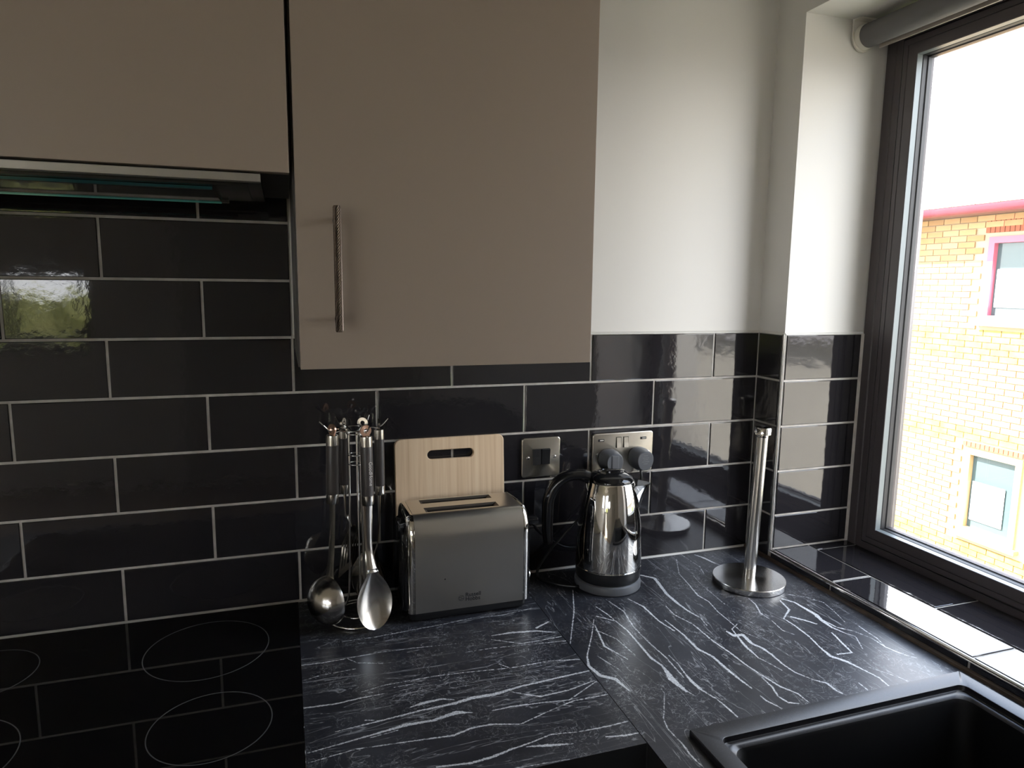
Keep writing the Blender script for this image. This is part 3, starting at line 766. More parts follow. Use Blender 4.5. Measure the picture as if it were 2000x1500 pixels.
tag(wl, 'black marble-effect worktop beside the hob, pale veins running left to right', 'worktop')
hx0, hx1, hy0, hy1 = .5255, .9745, -1.05, -.5955
def seq(a, b, st): n = max(1, int(round((b - a) / st))); return list(np.linspace(a, b, n + 1))
xr = seq(.4388, hx0, .0013)[:-1] + seq(hx0, hx1, .0013)[:-1] + seq(hx1, 1.0265, .0013)
yr = [-2.2] + seq(hy0, -.80, .05)[:-1] + seq(-.80, hy1, .005)[:-1] + seq(hy1, 0, .0013)
wr_ = worktop('worktop', xr, yr, -.038, VEINS_RIGHT, M_MARBLE_R, (hx0, hx1, hy0, hy1))
tag(wr_, 'black marble-effect worktop under the window holding the sink and kettle', 'worktop')
jt = MB().box(.4376, .4387, -.577, -.0, -.037, -.0012)
tag(obj('joint_strip', jt, mat('dark_joint', (.02, .02, .02), .5)), 'thin dark joint strip between the two worktops', 'joint strip')

# base cabinets
def base_cab(x0, x1, y0, y1, face, splits, label):
    t = thing('base_cabinet', label, 'cabinet')
    c = MB(); zt = -.040; zb = Z_F + .10; q = .018
    c.box(x0, x1, y0, y1, zb, zb + q)
    if face == 'y':
        c.box(x0, x1, y1 - q, y1, zb + q, zt)
        for a in [x0, x1 - q] + [b - q / 2 for a_, b in splits[:-1]]: c.box(a, a + q, y0, y1 - q, zb + q, zt)
    else:
        c.box(x1 - q, x1, y0, y1, zb + q, zt)
        for a in [y0, y1 - q]: c.box(x0, x1 - q, a, a + q, zb + q, zt)
    obj('carcass', c, M_BLACKCAB, t)
    obj('plinth', MB().box(x0 + .03, x1 - .03, y0 + .03, y1, Z_F, Z_F + .10), M_BLACKCAB, t)
    for a, b in splits:
        if face == 'y': d = obj('door', MB().box(a + .002, b - .002, y0 - .019, y0 - .001, Z_F + .11, -.050, 0, .001), M_BLACKCAB, t)
        else: d = obj('door', MB().box(x0 - .019, x0 - .001, a + .002, b - .002, Z_F + .11, -.050, 0, .001), M_BLACKCAB, t)
    place(t, ((x0 + x1) / 2, (y0 + y1) / 2, Z_F)); return t
base_cab(-1.6, .465, -.545, -.0, 'y', [(-1.6, -1.2), (-1.2, -.6), (-.6, 0), (0, .44)], 'black base cabinets under the hob worktop')
base_cab(.468, 1.02, -2.2, -.55, 'x', [(-2.2, -1.6), (-1.6, -1.0), (-1.0, -.6)], 'black base cabinets under the sink worktop')

# induction hob
hob = thing('induction_hob', 'black glass induction hob with four printed rings, left of the worktop', 'hob')
obj('glass_top', MB().box(-.605, -.0045, -.545, -.010, .0002, .0045, 0, .0008), M_HOB, hob)
for (cx, cy, rr) in ((-.153, -.147, .097), (-.128, -.369, .0805), (-.479, -.130, .0755), (-.462, -.352, .0985)):
    b = MB(); n = 96; w = .0007
    vs = [(cx + (rr + s) * cos(2 * pi * k / n), cy + (rr + s) * sin(2 * pi * k / n), zz) for zz in (.0044, .00465) for s in (-w, w) for k in range(n)]
    fs = []
    for k in range(n):
        k2 = (k + 1) % n
        fs += [(2 * n + k, 3 * n + k, 3 * n + k2, 2 * n + k2), (k, k2, 2 * n + k2, 2 * n + k), (n + k, 3 * n + k, 3 * n + k2, n + k2)]
    b.add(vs, fs); obj('zone_ring', b, M_RING, hob, fix=False)
place(hob, (-.305, -.28, .0002))

# sink
sink = thing('kitchen_sink', 'black composite single bowl sink set into the worktop by the window', 'sink')
sx0, sx1, sy0, sy1 = .5010, 1.0010, -1.085, -.5790
def rg(i, z, r): return rrect(sx0 + i, sx1 - i, sy0 + i, sy1 - i, r, z, 7)
sk = MB()
sk.loft([rg(.0245 + .002, -.035, .006), rg(.0245 + .002, .0003, .006), rg(.0, .0003, .003), rg(.0, .0078, .003), rg(.0012, .0092, .003), rg(.0285, .0092, .010), rg(.0295, .0086, .011),
         rg(.0300, .0010, .012), rg(.0310, .0000, .012), rg(.0350, .0000, .014), rg(.0375, -.0012, .016), rg(.0400, -.0045, .020), rg(.0420, -.010, .024),
         rg(.052, -.150, .035), rg(.058, -.180, .045), rg(.080, -.196, .05), rg(.20, -.200, .03)], cap0=False)
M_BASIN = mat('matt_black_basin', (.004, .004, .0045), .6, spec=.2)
nr_ = 7 * 4 + 4; k_ = len(sk.f) - 1 - 5 * nr_
b2 = MB(); b2.v = list(sk.v); b2.f = sk.f[k_:]; b2.m = sk.m[k_:]
sk.f = sk.f[:k_]; sk.m = sk.m[:k_]
obj('rim', sk, M_SINK, sink, 40, fix=False)
obj('basin', b2, M_BASIN, sink, 40, fix=False)
ub = MB(); ub.loft([rg(.0265, -.030, .006), rg(.048, -.16, .035), rg(.075, -.204, .05)], cap0=False)
obj('underside', ub, M_SINK, sink, 40, fix=False)
obj('drain', MB().lathe([(.0, -.1995), (.042, -.1995), (.045, -.198), (.040, -.1965), (.0, -.1965)], .751, -.83, 32), M_CHROME, sink, 40)
place(sink, (.751, -.832, .0003))

# ================================================================== SWITCH, SOCKET
sw = thing('switch_plate', 'square steel plate with two black rocker switches on the tiles', 'switch')
def plate(x0, x1, z0, z1, par, name='plate', y=-.0002, t=.0055):
    b = MB(); r = .006
    R_ = lambda i, yy: [(p, yy, q) for p, q, _ in rrect(x0 + i, x1 - i, z0 + i, z1 - i, r, 0, 4)]
    b.loft([R_(0, y), R_(0, y - t + .0012), R_(.0006, y - t + .0003), R_(.0018, y - t)])
    return obj(name, b, M_PLATE, par, 40)
plate(.4505, .5365, .2140, .2985, sw)
obj('surround', MB().box(.4735, .5130, -.0068, -.0052, .2405, .2745, 0, .0005), M_BLACKP, sw)
for k, xx in enumerate((.4740, .4945)):
    b = MB(); w = .0180; za, zb = .2415, .2735
    yt, yb_ = (-.0085, -.0105) if k == 0 else (-.0110, -.0080)
    b.prism([(-.0066, za), (yb_, za), (-.0088, (za + zb) / 2), (yt, zb), (-.0066, zb)], 'x', xx, xx + w)
    obj('rocker', b, M_BLACKP, sw)
for xx in (.4635, .5235):
    b = MB().lathe([(.0036, 0), (.0034, .0012), (.0022, .0017)], 0, 0, 20); b.xf(Matrix.Translation((xx, -.0055, .2560)) @ Matrix.Rotation(radians(90), 4, 'X'))
    s_ = obj('screw', b, M_SCREW, sw, 40)
place(sw, (.4935, 0, .214))

so = thing('wall_socket', 'double steel wall socket with two charging ports behind the kettle', 'socket')
plate(.6125, .7590, .2065, .2990, so)
for xx in (.6690, .6865):
    obj('rocker_surround', MB().box(xx - .0012, xx + .0112, -.0064, -.0052, .2655, .2895), M_BLACKP, so)
    obj('rocker', MB().prism([(-.0062, .2665), (-.0100, .2665), (-.0080, .277), (-.0070, .2885), (-.0062, .2885)], 'x', xx, xx + .0100), M_PLATE, so)
for xx in (.6320, .7345):
    obj('usb_port', MB().box(xx - .0072, xx + .0072, -.0066, -.0050, .2812, .2868, 0, .0004), M_BLACKP, so)
    obj('usb_tongue', MB().box(xx - .0030, xx + .0055, -.0070, -.0060, .2830, .2850), M_WHITEP, so)
for xx in (.6235, .7480):
    b = MB().lathe([(.0034, 0), (.0032, .0010), (.002, .0015)], 0, 0, 20); b.xf(Matrix.Translation((xx, -.0055, .2520)) @ Matrix.Rotation(radians(90), 4, 'X'))
    obj('screw', b, M_SCREW, so, 40)
place(so, (.686, 0, .2065))

def plug_body(cx, cz, par):
    b = MB()
    def ring(y, s, dz=0):
        pts = []
        for k in range(28):
            a = 2 * pi * k / 28
            w = .0235 * s; hh = .0245 * s
            x = w * (abs(cos(a)) ** .75) * (1 if cos(a) >= 0 else -1)
            z = hh * (abs(sin(a)) ** .75) * (1 if sin(a) >= 0 else -1)
            if z < 0: x *= 1 - .22 * (-z / hh)
            pts.append((cx + x, y, cz + z + dz))
        return pts
    b.loft([ring(-.0057, .94), ring(-.0070, 1.0), ring(-.0200, 1.0), ring(-.0225, .95), ring(-.0380, .88), ring(-.0410, .84), ring(-.0425, .78)])
    return obj('plug_body', b, M_GREYP, par, 28)
def curve_pts(ctrl, n=10):
    """Catmull-Rom through control points"""
    Pn = [Vector(c) for c in ctrl]; Pn = [2 * Pn[0] - Pn[1]] + Pn + [2 * Pn[-1] - Pn[-2]]; out = []
    for i in range(1, len(Pn) - 2):
        for k in range(n):
            t = k / n; a, b, c, d = Pn[i - 1:i + 3]
            out.append(.5 * ((2 * b) + (-a + c) * t + (2 * a - 5 * b + 4 * c - d) * t * t + (-a + 3 * b - 3 * c + d) * t ** 3))
    out.append(Pn[-2]); return out
pl1 = thing('power_plug', 'black plug in the left socket outlet with the kettle cord', 'plug')
plug_body(.6490, .2400, pl1)
obj('plug_grip', MB().box(.6405, .6575, -.0440, -.0400, .226, .258, 0, .002), M_GREYP, pl1)
obj('cable', MB().tube(curve_pts([(.649, -.022, .217), (.648, -.024, .198), (.628, -.022, .165), (.585, -.016, .12), (.548, -.014, .085), (.505, -.020, .045), (.478, -.035, .010), (.500, -.075, .0045), (.535, -.100, .004), (.548, -.103, .006)]), .0030, 8), M_BLACKP, pl1, 60)
place(pl1, (.649, -.0057, .24))
pl2 = thing('power_plug', 'black plug in the right socket outlet with the toaster cord', 'plug')
plug_body(.7220, .2400, pl2)
for k, (w, zz) in enumerate(((.010, .252), (.016, .247), (.012, .243), (.018, .2385), (.010, .234))):
    obj('embossed_mark', MB().box(.722 - w / 2, .722 + w / 2, -.0429, -.0420, zz, zz + .0014), mat('embossed_grey', (.16, .165, .175), .5), pl2)
obj('cable', MB().tube(curve_pts([(.722, -.022, .217), (.7215, -.026, .195), (.716, -.020, .150), (.690, -.014, .100), (.640, -.010, .060), (.560, -.008, .050), (.500, -.009, .085), (.470, -.010, .115), (.448, -.012, .080), (.436, -.016, .030), (.425, -.022, .012)]), .0030, 8), M_BLACKP, pl2, 60)
place(pl2, (.722, -.0057, .24))

# ================================================================== CHOPPING BOARD
cbd = MB(); n = 7
def outline(i): return [(p, q) for p, q, _ in rrect(-.1120 + i, .1120 - i, 0 + i, .3120 - i, .012, 0, n)]
def slot(i): return [(p, q) for p, q, _ in rrect(-.0475 - i, .0475 + i, .2690 - i, .2870 + i, .009 + i * .9, 0, n)]
T_ = .009
def board():
    o0, o1 = outline(0), outline(.0012); s0, s1 = slot(0), slot(.0012); m = len(o0)
    vs = []; L = [(o0, T_ - .0012), (o1, T_), (s1, T_), (s0, T_ - .0012), (s0, .0012), (s1, 0), (o1, 0), (o0, .0012)]
    for lp, y in L: vs += [(p, -y, q) for p, q in lp]
    fs = []
    for j in range(8):
        a, b = j * m, ((j + 1) % 8) * m
        for k in range(m): k2 = (k + 1) % m; fs.append((a + k, a + k2, b + k2, b + k))
    return MB().add(vs, fs)
bb = board(); ang = radians(-4.6)
bb.xf(Matrix.Translation((.2965, -.0255, .0005)) @ Matrix.Rotation(ang, 4, 'X'))
tag(obj('chopping_board', bb, M_WOOD), 'pale bamboo chopping board with a slot handle leaning behind the toaster', 'chopping board')

# ================================================================== TOASTER
toa = thing('toaster', 'brushed steel two-slot toaster standing in front of the chopping board', 'toaster')
ty0, ty1 = -.1560, -.0300; tx0, tx1 = .1975, .4040; tzb, tzt = .0190, .2005
def tprof(s=1.0, ins=0.0):
    """cross-section (y,z) from front bottom over the top to back bottom"""
    y0, y1 = ty0 + ins, ty1 - ins; zt = tzt - ins; r = .026; r2 = .020
    pts = [(y0, tzb), (y0 - .0005, .06), (y0 - .0005, .11)]
    pts += [(y0 + r - r * cos(a), zt - .046 + .046 * sin(a)) for a in [radians(q) for q in range(0, 91, 10)]]
    pts += [(-.1245 + ins * 0, zt)] if False else []
    pts += [(y1 - r2 + r2 * sin(a), zt - .046 + .046 * cos(a)) for a in [radians(q) for q in range(0, 91, 10)]]
    pts += [(y1 + .0005, .11), (y1 + .0005, .06), (y1, tzb)]
    return pts
pr = tprof()
# insert slot breakpoints on the flat top
k = [i for i, q in enumerate(pr) if abs(q[1] - tzt) < 1e-6]
ya, yb = pr[k[0]][0], pr[k[-1]][0]
cut = [(-.1275, tzt), (-.1020, tzt), (-.0765, tzt), (-.0540, tzt)]
pr = pr[:k[0] + 1] + cut + pr[k[-1]:]
i0 = k[0] + 1
xsn = [tx0, .2230, .3640, tx1]
b = MB(); m = len(pr)
for x in xsn: b.v += [(x, y, z) for y, z in pr]
for i in range(3):
    for j in range(m - 1):
        if i == 1 and j in (i0, i0 + 2): continue
        b.f.append((i * m + j, i * m + j + 1, (i + 1) * m + j + 1, (i + 1) * m + j)); b.m.append(0)
body = obj('body', b, M_STEEL, toa, 35)
M_SLOT = mat('dark_slot_steel', (.10, .085, .07), .4, .7)
for (a, c) in ((cut[0][0], cut[1][0]), (cut[2][0], cut[3][0])):
    s = MB(); x0, x1 = xsn[1], xsn[2]; zt, zb = tzt, .06
    cx = .010
    top = [(x0 + cx * .0, a, zt), (x1, a, zt), (x1, c, zt), (x0, c, zt)]
    mid = [(x0 + .006, a + .002, zt - .004), (x1 - .006, a + .002, zt - .004), (x1 - .006, c - .002, zt - .004), (x0 + .006, c - .002, zt - .004)]
    bot = [(x0 + .008, a + .003, zb), (x1 - .008, a + .003, zb), (x1 - .008, c - .003, zb), (x0 + .008, c - .003, zb)]
    s.loft([top, mid, bot], cap0=False)
    obj('bread_slot', s, M_SLOT, toa, fix=False)
for side in (-1, 1):
    xe = tx0 if side < 0 else tx1
    def endring(dx, ins):
        return [(xe + side * dx, y, z) for y, z in tprof(1, ins)]
    c = MB(); c.loft([endring(0, .0), endring(.0004, .0012), endring(.0012, .0012), endring(.0016, .0002), endring(.006, .0006), endring(.0105, .0035), endring(.013, .008), endring(.0132, .0105)], cap0=False, cap1=False)
    obj('end_band', c, M_CHROME, toa, 50)
    c = MB(); c.loft([endring(.0131, .0105), endring(.010, .012), endring(.010, .018), endring(.020, .022), endring(.023, .030)], cap0=False)
    obj('end_cap', c, M_BLACKG, toa, 50)
bs = MB(); bs.loft([rrect(.190, .412, -.150, -.036, .012, .0035), rrect(.188, .414, -.1535, -.0325, .012, .008), rrect(.188, .4145, -.1540, -.032, .012, .0192)])
obj('base', bs, M_BLACKP, toa, 40)
for xx in (.205, .397):
    for yy in (-.138, -.048):
        obj('foot', MB().lathe([(.008, .0), (.009, .001), (.009, .004)], xx, yy, 16), M_BLACKP, toa, 40)
lv = MB().box(.425, .4530, -.106, -.080, .1480, .1610, 0, .004)
obj('lever', lv, M_BLACKG, toa, 40)
kb = MB().lathe([(.0105, 0), (.0105, .012), (.009, .0145), (.0, .0145)], 0, 0, 24); kb.xf(Matrix.Translation((.424, -.094, .0425)) @ Matrix.Rotation(radians(90), 4, 'Y'))
obj('browning_dial', kb, M_CHROME, toa, 40)
obj('indicator', MB().lathe([(.0018, 0), (.0015, .0008)], 0, 0, 12).xf(Matrix.Translation((.2520, ty0 - .0003, .0800)) @ Matrix.Rotation(radians(90), 4, 'X')), M_CHROME, toa, 40)
def text_mesh(name, body_, size, mtx, m, parent, ext=.0001, align='LEFT', spacing=1.0):
    cu = bpy.data.curves.new(name, 'FONT'); cu.body = body_; cu.size = size; cu.extrude = ext; cu.align_x = align
    cu.space_character = spacing; cu.offset = size * .012
    tmp = bpy.data.objects.new(name, cu); COL.objects.link(tmp)
    dg = bpy.context.evaluated_depsgraph_get(); me = bpy.data.meshes.new_from_object(tmp.evaluated_get(dg))
    bpy.data.objects.remove(tmp); me.materials.clear(); me.materials.append(m); me.transform(mtx)
    return link(name, me, parent)
RX = Matrix.Rotation(radians(90), 4, 'X')
text_mesh('lettering', 'Russell', .0108, Matrix.Translation((.2905, ty0 - .0006, .0408)) @ RX, M_INK, toa)
text_mesh('lettering', 'Hobbs', .0108, Matrix.Translation((.2905, ty0 - .0006, .0325)) @ RX, M_INK, toa)
lg = MB()
cx, cz, rr = .2828, .0392, .0050
yl_ = ty0 - .0006
lg.tube([(cx + rr * cos(2 * pi * k / 28), yl_, cz + rr * sin(2 * pi * k / 28)) for k in range(28)], .00035, 5, closed=True)
for zz, ww in ((.0022, 1), (0, -1), (-.0022, 1)):
    lg.tube([(cx + rr * .8 * q, yl_, cz + zz + ww * .0012 * sin(q * 3)) for q in [i / 6 - 1 for i in range(13)]], .0004, 5)
obj('logo_roundel', lg, M_INK, toa)
place(toa, (.3, -.093, 0))

# ================================================================== KETTLE
KX, KY = .612, -.096; ka = radians(-17)
kd = Vector((cos(ka), sin(ka), 0)); kn_ = Vector((-sin(ka), cos(ka), 0))
ke = thing('kettle', 'polished steel kettle with black lid and handle on its grey power base', 'kettle')
obj('power_base', MB().lathe([(.064, .0), (.0685, .002), (.0690, .010), (.0675, .0165), (.064, .0190), (.0, .0190)], KX, KY, 64), M_GREYP, ke, 35)
obj('band', MB().lathe([(.060, .0192), (.0640, .0200), (.0660, .0225), (.0672, .034), (.0672, .0455)], KX, KY, 64), M_BLACKP, ke, 35)
prof = [(.0674, .0455), (.0676, .050), (.0675, .070), (.0668, .095), (.0655, .118), (.0635, .142), (.0608, .164), (.0575, .186), (.0540, .203), (.0505, .216), (.0490, .2215), (.0482, .2232), (.0465, .2238)]
def finep(p, m=3):
    o = curve_pts([(a, 0, c) for a, c in p], m); return [(q.x, q.z) for q in o]
obj('body', MB().lathe(finep(prof), KX, KY, 72), M_CHROME, ke, 50)
obj('body_seam', MB().lathe([(.0676, .0440), (.0684, .0448), (.0684, .0462), (.0676, .0470)], KX, KY, 64), M_CHROME, ke, 40)
obj('lid', MB().lathe([(.0466, .2230), (.0466, .2262), (.0455, .2290), (.0415, .2335), (.0330, .2380), (.0250, .2398), (.0238, .2385), (.0215, .2378), (.0140, .2392), (.0, .2398)], KX, KY, 64), M_BLACKG, ke, 30)
grip = MB().loft([[(KX + .010 + (.022 * s) * cos(2 * pi * k / 24), KY + (.012 * s) * sin(2 * pi * k / 24), z) for k in range(24)] for s, z in ((1, .2385), (.95, .2425), (.6, .2440))])
obj('lid_button', grip, M_BLACKG, ke, 40)
# spout
def loc(u, v, z): q = Vector((KX, KY, 0)) + kd * u + kn_ * v; return (q.x, q.y, z)
sp = MB(); rings = []
for z, ro, wd in ((.150, .0590, .0040), (.165, .0625, .0090), (.180, .0665, .0135), (.195, .0715, .0175), (.208, .0775, .0200), (.2155, .0815, .0205), (.2170, .0822, .0206)):
    rin = .046 if z < .2 else .044
    ring = [loc(rin, -wd * 1.35, z), loc(rin + (ro - rin) * .45, -wd * 1.05, z), loc(rin + (ro - rin) * .8, -wd * .55, z), loc(ro, -wd * .12, z), loc(ro, wd * .12, z), loc(rin + (ro - rin) * .8, wd * .55, z), loc(rin + (ro - rin) * .45, wd * 1.05, z), loc(rin, wd * 1.35, z)]
    rings.append(ring)
sp.loft(rings); obj('spout', sp, M_CHROME, ke, 60)
# handle : flattened D loop, open at the bottom
hp = curve_pts([loc(-.044, 0, .2300), loc(-.062, 0, .2335), (loc(-.088, 0, .2300)), loc(-.112, 0, .2120), loc(-.126, 0, .1820), loc(-.128, 0, .1450), loc(-.1275, 0, .112), loc(-.125, 0, .088)], 7)
hm = MB(); rings = []
for i, q in enumerate(hp):
    t = (hp[min(i + 1, len(hp) - 1)] - hp[max(i - 1, 0)]).normalized(); s_ = kn_; nn = t.cross(s_).normalized()
    f = i / (len(hp) - 1); w = .0140 + .002 * sin(f * pi); th = .0100 + .0025 * sin(f * pi)
    if i == len(hp) - 1: w *= .8; th *= .8
    rings.append([q + s_ * (w * cos(2 * pi * k / 20)) + nn * (th * sin(2 * pi * k / 20)) for k in range(20)])
hm.loft(rings); obj('handle', hm, mat('satin_black_plastic', (.010, .010, .011), .16), ke, 60)
hg = MB(); hg.loft([[Vector(loc(-.050 + dx, 0, 0)) + kn_ * (.015 * s * cos(2 * pi * k / 20)) + Vector((0, 0, .222 + dz + .010 * s * sin(2 * pi * k / 20))) for k in range(20)] for dx, dz, s in ((.012, .002, .9), (.0, .003, 1.0), (-.012, .007, .85))])
obj('handle_hinge', hg, M_BLACKG, ke, 60)
place(ke, (KX, KY, 0))

# ================================================================== PAPER TOWEL HOLDER
ph = thing('paper_towel_holder', 'empty steel kitchen roll holder with round base in the corner', 'paper towel holder')
M_DISC = mat('radial_brushed_steel', (.74, .72, .69), .20, 1.0)
P(M_DISC).inputs['Anisotropic'].default_value = .6
obj('base_disc', MB().lathe([(.0700, .0), (.0735, .001), (.0738, .0030), (.0738, .0120), (.0730, .0132), (.0, .0136)], .900, -.180, 96), M_DISC, ph, 30)
lean = (.034, .0)
obj('pole', MB().lathe([(.0122, .0134), (.0122, .3140)], .8990 - .0134 * .034, -.182, 40, 0, lean), M_STEELV, ph, 40)
obj('pole_cap', MB().lathe([(.0120, .3135), (.0124, .3145), (.0124, .3190), (.0165, .3192), (.0172, .3200), (.0172, .3325), (.0162, .3340), (.0, .3345)], .8990, -.182, 40, 0, lean), M_CHROME, ph, 35)
place(ph, (.9, -.18, 0))

# ================================================================== UTENSILS
SX, SY = .1020, -.0900
st = thing('utensil_stand', 'chrome wire utensil carousel with hooks on a ring base', 'utensil stand')
def circle(cx, cy, r, z, n=48): return [(cx + r * cos(2 * pi * k / n), cy + r * sin(2 * pi * k / n), z) for k in range(n)]
obj('base_ring', MB().tube(circle(SX, SY, .0580, .0030), .0022, 8, closed=True), M_WIRE, st, 60)
obj('base_ring', MB().tube(circle(SX, SY, .0330, .0100), .0016, 8, closed=True), M_WIRE, st, 60)
rods = []
for q in range(3):
    a = radians(-82 + 120 * q); c_, s_ = cos(a), sin(a)
    pts = curve_pts([(SX + .058 * c_, SY + .058 * s_, .0040), (SX + .034 * c_, SY + .034 * s_, .0110), (SX + .020 * c_, SY + .020 * s_, .030), (SX + .016 * c_, SY + .016 * s_, .075), (SX + .014 * c_, SY + .014 * s_, .15), (SX + .012 * c_, SY + .012 * s_, .26), (SX + .012 * c_, SY + .012 * s_, .352)], 6)
    obj('rod', MB().tube(pts, .0020, 8), M_WIRE, st, 60)
for zz, rr in ((.2920, .0135), (.3090, .0135), (.3480, .0150), (.3560, .0270)):
    obj('collar_ring', MB().tube(circle(SX, SY, rr, zz, 32), .0013, 8, closed=True), M_WIRE, st, 60)
HOOKS = [-72, -155, 12, 60, 118, 170]
for a in HOOKS:
    c_, s_ = cos(radians(a)), sin(radians(a))
    pts = curve_pts([(SX + .012 * c_, SY + .012 * s_, .3500), (SX + .028 * c_, SY + .028 * s_, .3560), (SX + .042 * c_, SY + .042 * s_, .3545), (SX + .052 * c_, SY + .052 * s_, .3600), (SX + .062 * c_, SY + .062 * s_, .3700)], 6)
    obj('hook', MB().tube(pts, .0017, 8), M_WIRE, st, 60)
place(st, (SX, SY, 0))

def utensil(name, label, cat, ang, kind, ring_m, r0=.046, grip_r=.0108, drop=-.0085, tilt=(0, 0), turn=None, lean_out=0.0):
    """hangs on the hook at bearing ang; local frame: z up, face towards -y, hang hole at origin"""
    t = thing(name, label, cat, None)
    # hang loop, a flat ring facing forward
    b = MB(); nn = 28; vs = []; 
    for y in (-.0016, .0016):
        for r in (.0042, .0100):
            vs += [(r * cos(2 * pi * k / nn), y, -.0040 + r * sin(2 * pi * k / nn)) for k in range(nn)]
    fs = []
    for k in range(nn):
        k2 = (k + 1) % nn
        fs += [(k, k2, nn + k2, nn + k), (2 * nn + k, 3 * nn + k, 3 * nn + k2, 2 * nn + k2), (nn + k, nn + k2, 3 * nn + k2, 3 * nn + k), (k, 2 * nn + k, 2 * nn + k2, k2)]
    b.add(vs, fs); parts = [('hang_loop', b, ring_m, 40)]
    g = grip_r
    parts.append(('end_cap', MB().lathe([(g * .80, -.0125), (g * .98, -.0140), (g, -.0160), (g, -.0315)][::-1], 0, 0, 28), M_SPOON, 40))
    parts.append(('grip', MB().lathe([(g * .97, -.0316), (g, -.0330), (g, -.118), (g * .97, -.1195)][::-1], 0, 0, 28), M_GRIP, 40))
    parts.append(('collar', MB().lathe([(g, -.1196), (g, -.1345), (g * .9, -.1370)][::-1], 0, 0, 28), M_SPOON, 40))
    def strap(pts, th=.0018, n=5):
        cp = curve_pts([(p[0], p[1], p[2]) for p in pts], n); ws = curve_pts([(p[3], 0, 0) for p in pts], n)
        rings = []
        for q, w in zip(cp, ws):
            w = w.x; rings.append([(q.x - w, q.y, q.z), (q.x - w * .6, q.y - th * .5, q.z), (q.x, q.y - th * .8, q.z), (q.x + w * .6, q.y - th * .5, q.z), (q.x + w, q.y, q.z), (q.x + w * .6, q.y + th * .5, q.z), (q.x, q.y + th * .4, q.z), (q.x - w * .6, q.y + th * .5, q.z)])
        return MB().loft(rings)
    if kind == 'spoon':
        parts.append(('shank', strap([(0, 0, -.134, .0085), (0, .001, -.18, .0080), (0, .0, -.22, .0070), (0, -.006, -.246, .0078), (0, -.011, -.258, .0110)], .0028), M_SPOON, 50))
        b = MB(); nu, nv = 18, 30; L = .1080; zt = -.2520
        for sgn in (0, 1):
            for j in range(nv + 1):
                v = j / nv; wv = .0335 * math.sqrt(max(0, 1 - ((v - .56) / .445) ** 2)) if v > .56 else .0335 * sin(pi / 2 * v / .56) ** .85
                wv = max(wv, .0100 * (1 - v) ** 2 if v < .3 else 0, .0012)
                for i in range(nu + 1):
                    u = i / nu * 2 - 1
                    dep = .0125 * (1 - u * u) * (sin(pi * v) ** .7 if 0 < v < 1 else 0)
                    b.v.append((u * wv, -.012 - .010 * v + dep + sgn * .0012, zt - v * L))
        off = (nu + 1) * (nv + 1)
        for j in range(nv):
            for i in range(nu):
                a = j * (nu + 1) + i; b.f.append((a, a + nu + 1, a + nu + 2, a + 1)); b.f.append((off + a, off + a + 1, off + a + nu + 2, off + a + nu + 1)); b.m += [0, 0]
        for j in range(nv):
            for i in (0, nu):
                a = j * (nu + 1) + i; b.f.append((a, off + a, off + a + nu + 1, a + nu + 1)); b.m.append(0)
        parts.append(('bowl', b, M_SPOON, 60))
    elif kind == 'ladle':
        parts.append(('shank', strap([(0, 0, -.134, .0085), (0, .001, -.18, .0085), (0, .002, -.22, .0085), (0, .004, -.245, .0090), (0, .006, -.268, .0110), (0, .007, -.279, .0150)], .0022), M_SPOON, 50))
        b = MB(); nr, na = 12, 40; Rr = .0440; dp = .0375; cz = -.3150; cy = .006
        for sgn, k_ in ((0, 1.0), (1, .965)):
            for j in range(nr + 1):
                ph_ = j / nr * pi / 2
                for i in range(na):
                    a = 2 * pi * i / na
                    b.v.append((Rr * k_ * cos(ph_) * cos(a), cy + dp * k_ * sin(ph_), cz + Rr * k_ * cos(ph_) * sin(a)))
        off = na * (nr + 1)
        for j in range(nr):
            for i in range(na):
                i2 = (i + 1) % na; a = j * na
                b.f.append((a + i, a + i2, a + na + i2, a + na + i)); b.f.append((off + a + i, off + a + na + i, off + a + na + i2, off + a + i2)); b.m += [0, 0]
        for i in range(na):
            i2 = (i + 1) % na; b.f.append((i, off + i, off + i2, i2)); b.m.append(0)
        parts.append(('bowl', b, M_SPOON, 60))
    elif kind in ('turner', 'slotted'):
        nb_ = -.25 if kind == 'turner' else -.200
        parts.append(('shank', strap([(0, 0, -.134, .0065), (0, .002, -.18, .0055), (0, .006, nb_ + .02, .0055), (0, .012, nb_, .0070)], .0020), M_SPOON, 50))
        H_ = .100 if kind == 'turner' else .088
        dyb = -.030 if kind == 'turner' else -.012
        y0 = .012; xsl = [-.036, -.030, -.024, -.018, -.012, -.006, .0, .006, .012, .018, .024, .030, .036]
        zsl = [0, -.022, -H_ + .014, -H_]
        b = MB()
        for s_ in (0, .0012):
            for q, zz in enumerate(zsl):
                sc = .35 if q == 0 else 1.0
                for x in xsl: b.v.append((x * sc, y0 + dyb * (-zz / H_) + s_, nb_ + zz))
        m = len(xsl); off = m * 4
        holes = {1, 3, 5, 6, 8, 10}
        for q in range(3):
            for i in range(m - 1):
                if q == 1 and i in holes: continue
                a = q * m + i
                b.f.append((a, a + m, a + m + 1, a + 1)); b.f.append((off + a, off + a + 1, off + a + m + 1, off + a + m)); b.m += [0, 0]
        parts.append(('blade', b, M_SPOON, None))
    aw = radians(ang)
    hx_, hy_ = SX + r0 * cos(aw), SY + r0 * sin(aw)
    T = Matrix.Translation((hx_, hy_, .3560 - drop)) @ Matrix.Rotation(radians(ang + 90 if turn is None else turn), 4, 'Z') @ Matrix.Rotation(lean_out, 4, 'X')
    for nm, b, m_, sm in parts:
        b.xf(T); obj(nm, b, m_, t, sm)
    place(t, (hx_, hy_, .3560 - drop)); return t, T
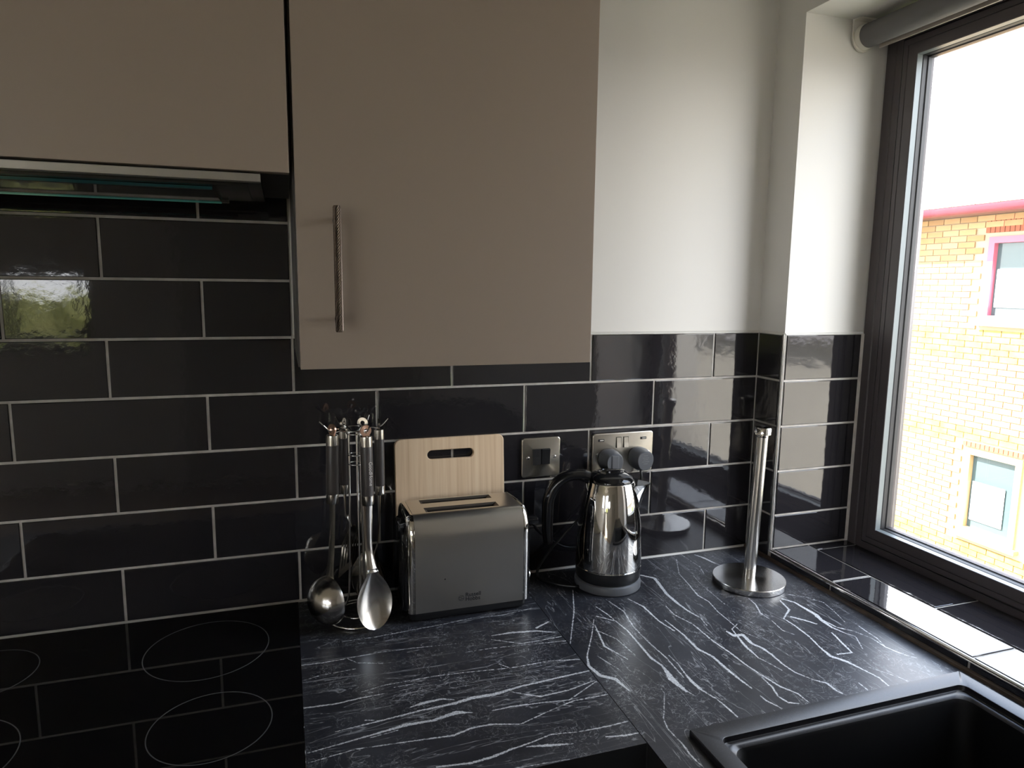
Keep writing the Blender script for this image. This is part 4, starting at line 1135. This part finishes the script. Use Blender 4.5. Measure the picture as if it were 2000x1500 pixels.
sp_, Tsp = utensil('serving_spoon', 'steel serving spoon with a grey grip and copper loop, bowl facing front', 'spoon', -72, 'spoon', M_COPPER, .0460, lean_out=radians(-1.5))
text_mesh('lettering', 'GoodHome', .0088, Tsp @ Matrix.Translation((-.0005, -.0110, -.0580)) @ RX @ Matrix.Rotation(radians(-90), 4, 'Z'), M_WHITEINK, sp_).location = -sp_.location
utensil('soup_ladle', 'steel soup ladle with a dark grip hanging at the left of the carousel', 'ladle', -155, 'ladle', M_COPPER, .0450, turn=122, lean_out=radians(1.5))
utensil('fish_slice', 'steel turner seen edge-on at the right of the carousel', 'turner', 12, 'turner', M_SPOON, .0450, .0090, turn=84)
utensil('slotted_turner', 'slotted steel turner hanging at the back of the carousel nearest the wall', 'turner', 118, 'slotted', M_SPOON, .0380, .0090, turn=240)
utensil('basting_spoon', 'steel spoon hanging behind the serving spoon, mostly hidden', 'spoon', 60, 'spoon', M_SPOON, .0340, .0090, turn=160)

# ================================================================== ROLLER BLIND
bl = thing('roller_blind', 'rolled-up grey roller blind in white brackets above the window', 'blind')
bx, bz = 1.1760, 1.1440
tb = MB(); tb.loft([[(bx + r * cos(2 * pi * k / 40), y, bz + r * sin(2 * pi * k / 40)) for k in range(40)] for r, y in ((.0230, -.103), (.0240, -.1035), (.0240, -.8500), (.0230, -.8505))])
obj('roll', tb, M_BLIND, bl, 40)
obj('hem_bar', MB().box(bx + .018, bx + .022, -.845, -.115, bz - .0265, bz - .0180, 0, .001), mat('warm_grey_hem', (.34, .30, .26), .5), bl)
for yy, s in ((D - .0004, -1), (Y_END + .003, 1)):
    br = MB(); o_ = []
    for k in range(17): a = radians(180 + 180 * k / 16); o_.append((bx + .029 * cos(a), bz + .030 * sin(a)))
    o_ += [(bx + .029, Z_SOFFIT - .001), (bx - .029, Z_SOFFIT - .001)]
    br.prism([(p, q) for p, q in o_], 'y', yy - .0035, yy) if s < 0 else br.prism([(p, q) for p, q in o_], 'y', yy, yy + .0035)
    br.box(bx - .028, bx + .028, yy - .020 if s < 0 else yy + .0035, yy - .0035 if s < 0 else yy + .02, Z_SOFFIT - .0040, Z_SOFFIT - .001)
    obj('bracket', br, M_WHITEP, bl, 40)
    cp_ = MB(); ya = (-.0905, -.1025) if s < 0 else (-.851, -.8655)
    cp_.loft([[(bx + r * cos(2 * pi * k / 32), y, bz + r * sin(2 * pi * k / 32)) for k in range(32)] for r, y in ((.0255, ya[0]), (.0255, ya[1] * .5 + ya[0] * .5), (.0240, ya[1]))])
    obj('end_plug', cp_, M_WHITEP, bl, 40)
place(bl, (bx, -.48, Z_SOFFIT))

# repeats of a kind share a group phrase
GROUPS = {'wall_cabinet': 'taupe wall cabinets', 'base_cabinet': 'black base cabinets', 'power_plug': 'plugs in the double socket',
          'worktop': 'black marble-effect worktops', 'tree': 'trees outside the kitchen', 'house': 'houses outside the kitchen',
          'serving_spoon': 'utensils on the carousel', 'soup_ladle': 'utensils on the carousel', 'fish_slice': 'utensils on the carousel',
          'slotted_turner': 'utensils on the carousel', 'basting_spoon': 'utensils on the carousel'}
for o in S.objects:
    if o.parent is None and o.name.split('.')[0] in GROUPS and 'label' in o: o['group'] = GROUPS[o.name.split('.')[0]]
